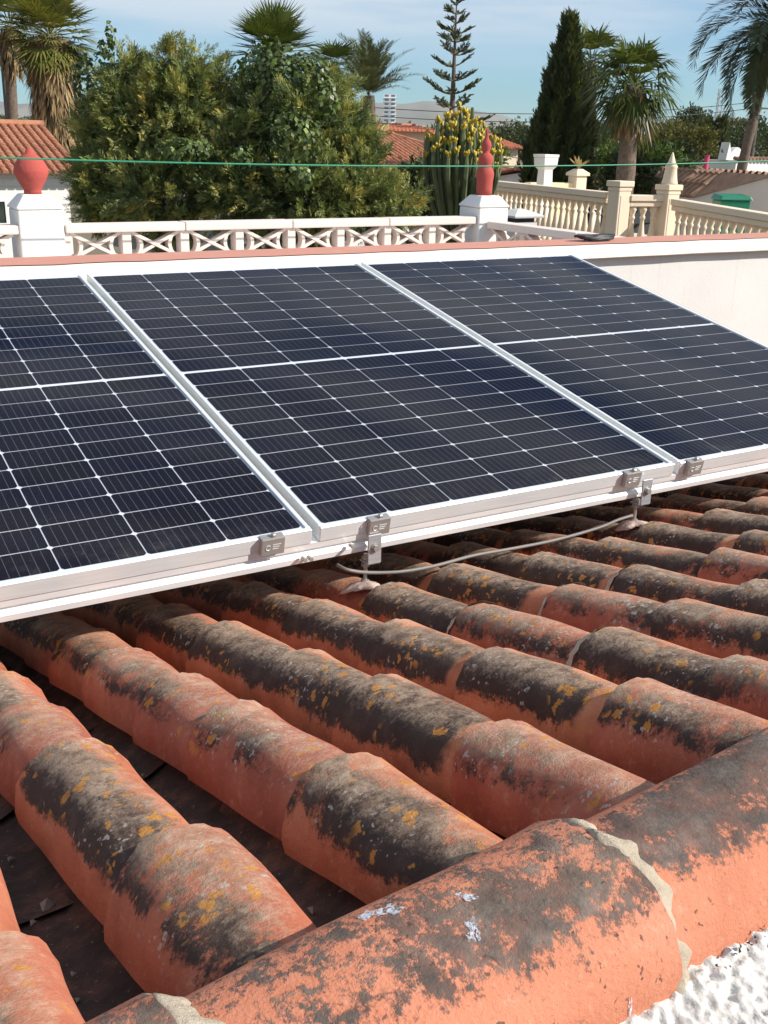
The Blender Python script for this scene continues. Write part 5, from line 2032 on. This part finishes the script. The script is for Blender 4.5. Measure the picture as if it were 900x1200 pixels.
# mountain
P = []
nn = 70
for i in range(nn):
    a = math.radians(-40 + 70 * i / (nn - 1))
    dirv = fwd * math.cos(a) + rtt * math.sin(a)
    h = 32 + 88 * math.exp(-((a - 0.02) / 0.10) ** 2) + 56 * math.exp(-((a + 0.35) / 0.2) ** 2) + 6 * math.sin(i * 1.7) + 4 * math.sin(i * 0.9)
    row = []
    for (dst, hh) in ((2900, 0), (3100, 0.5), (3350, 1.0), (3700, 0.4), (4000, 0)):
        q = CAM + dirv * dst
        row.append((q.x, q.y, GROUND - 2 + h * hh + (6 * math.sin(i * 2.1 + hh * 5) if 0 < hh < 1 else 0)))
    P.append(row)
mm = NT('mountain_rock')
mm.color(mm.ramp(mm.noise(mm.objcoord(False), 0.004, 5), [(0.3, (0.13, 0.12, 0.085)), (0.7, (0.24, 0.21, 0.165))]))
mm.set(Roughness=1)
o = link('mountain', grid_mesh('mountain', np.array(P)), mm.mat)
tag(o, 'far mountain ridge', kind='structure')

# ================================================================== SMALL THINGS
# black cloth-like bundle on the coping
q = aty(697, 279, 1.98)
root = empty('cable_bundle', (q.x, 1.97, PZ + 0.004))
tag(root, 'small black bundle of cable lying on the red coping', 'cable')
b = MB()
rr = random.Random(3)
for k in range(5):
    pts = []
    for i in range(15):
        a = 2 * math.pi * i / 14
        pts.append((0.085 * math.cos(a) * (1 + 0.1 * k) + rr.uniform(-.008, .008), 0.028 * math.sin(a) + 0.006 * k - 0.012, 0.006 + 0.003 * k + rr.uniform(0, .004)))
    b.tube(pts, 0.0055, 6)
b.build('coil', M['black'], root, smooth=True)
b = MB()
b.box((-0.06, -0.02, 0.0), (0.0, 0.02, 0.020))
b.build('plug', M['black'], root, bevel=0.006)

# crumbs of mortar and dry leaves in the valleys between the tile rows
rr = random.Random(77)
b = MB()
for k in range(190):
    ri = rr.randrange(4, 10)
    cr = (ROWS[ri][0] + ROWS[ri + 1][0]) / 2 + rr.uniform(-0.028, 0.028)
    p = roofpt(cr, rr.uniform(-1.05, 0.1), BASE - 0.042 + rr.uniform(0, 0.004))
    r = rr.uniform(0.0025, 0.007) * (1.7 if rr.random() < 0.12 else 1)
    q = []
    for (x, y, z) in ((1, 0, 0), (-0.6, 0.9, 0.1), (-0.7, -0.8, 0), (0.1, 0.1, 0.9), (0.1, 0.0, -0.7)):
        q.append(p + Vector((x * rr.uniform(0.6, 1.3), y * rr.uniform(0.6, 1.3), z * rr.uniform(0.5, 1.1))) * r - ROOF.location)
    b.poly(q, [(0, 1, 3), (1, 2, 3), (2, 0, 3), (1, 0, 4), (2, 1, 4), (0, 2, 4)])
b.build('debris', plain('debris_grit', (0.30, 0.25, 0.20), 0.95, var=0.5, scale=30), ROOF)['kind'] = 'stuff'
# dark moss clinging along the foot of the ridge tiles
b = MB()
for k in range(900):
    x = rr.uniform(-0.375, 0.9)
    if math.sin(x * 21) + rr.uniform(-0.9, 0.9) < -0.1: continue
    r = rr.uniform(0.001, 0.0032)
    p = Vector((x, RA_Y + 0.045 * (x + 0.4) - 0.096 + rr.uniform(-0.006, 0.004), RA_Z - 0.004 + rr.uniform(-0.003, 0.006))) - ROOF.location
    q = [p + Vector((rr.uniform(-1, 1), rr.uniform(-1, 1), rr.uniform(-1, 1))).normalized() * r for _ in range(4)]
    b.poly(q, [(0, 1, 2), (0, 2, 3), (0, 3, 1), (1, 3, 2)])
b.build('moss', plain('dark_moss', (0.05, 0.036, 0.026), 1.0, var=0.5, scale=60), ROOF)['kind'] = 'stuff'

# ================================================================== AIR
b = MB()
b.box((-4600, -4600, GROUND - 1.2), (4600, 4600, 150))
hz = NT('haze_air')
hz.n.remove(hz.b)
pv = hz.node('ShaderNodeVolumePrincipled')
pv.inputs['Color'].default_value = (0.80, 0.92, 1.0, 1)
pv.inputs['Density'].default_value = 0.00010
pv.inputs['Anisotropy'].default_value = 0.3
hz.lk(pv.outputs[0], hz.out.inputs['Volume'])
tag(b.build('haze', hz.mat), 'thin pale haze in the air', kind='stuff')

# pale paint smears left on the ridge tiles
bpy.context.view_layer.update()
from mathutils.bvhtree import BVHTree
_v, _f = [], []
for _o in ROOF.children:
    if _o.name.startswith('ridge_tile'):
        k0 = len(_v)
        _v += [_o.matrix_world @ q.co for q in _o.data.vertices]
        _f += [tuple(k0 + i for i in p.vertices) for p in _o.data.polygons]
RIDGE_BVH = BVHTree.FromPolygons(_v, _f)


def ridge_smear(px, py, w, h, seed, slant=0.0):
    """thin paint mark lying on the ridge barrel, w along the ridge, h round it (metres)"""
    r_ = random.Random(seed)
    d = (FW + (px - 450) / FPX * RT - (py - 600) / FPX * UPV).normalized()
    hit, nrm_, _, _ = RIDGE_BVH.ray_cast(CAM, d)
    if hit is None: return
    ex = Vector((1, 0.045, 0)).normalized()
    ey = nrm_.cross(ex).normalized()
    b = MB()
    for k in range(9):
        cx_, cy_ = r_.uniform(-w, w) * 0.5, r_.uniform(-h, h) * 0.5
        n = 16
        pts = []
        for i in range(n):
            a = 2 * math.pi * i / n
            rr_ = r_.uniform(0.3, 1.0)
            u_, v_ = cx_ + w * 0.40 * rr_ * math.cos(a), cy_ + h * 0.40 * rr_ * math.sin(a)
            q = hit + ex * (u_ + slant * v_) + ey * v_
            h2, n2, _, _ = RIDGE_BVH.ray_cast(q + nrm_ * 0.03, -nrm_)
            if h2 is None: h2, n2 = q, nrm_
            pts.append(h2 + n2 * (0.0003 + 0.00012 * k) - ROOF.location)
        c_ = Vector((0, 0, 0))
        for p in pts: c_ += p / n
        h2, n2, _, _ = RIDGE_BVH.ray_cast(c_ + ROOF.location + nrm_ * 0.03, -nrm_)
        if h2 is not None: c_ = h2 + n2 * (0.0003 + 0.00012 * k) - ROOF.location
        b.poly(pts + [c_], [(i, (i + 1) % n, n) for i in range(n)])
    b.build('paint_smear', M['smear'], ROOF)


def mk_smear():
    m = NT('pale_blue_paint')
    v = m.objcoord(False)
    m.color(m.ramp(m.noise(v, 90, 4), [(0.3, (0.44, 0.47, 0.53)), (0.7, (0.66, 0.70, 0.76))]))
    m.set(Roughness=0.75)
    m.lk(m.math('MULTIPLY', m.smooth(m.noise(v, 210, 4, 0.7), 0.40, 0.60), 0.85), m.b.inputs['Alpha'])
    return m.mat


M['smear'] = mk_smear()
ridge_smear(445, 1070, 0.024, 0.016, 1)
ridge_smear(553, 1092, 0.009, 0.016, 2, 0.4)
ridge_smear(545, 1050, 0.008, 0.012, 3, -0.4)
ridge_smear(738, 1176, 0.003, 0.016, 4)
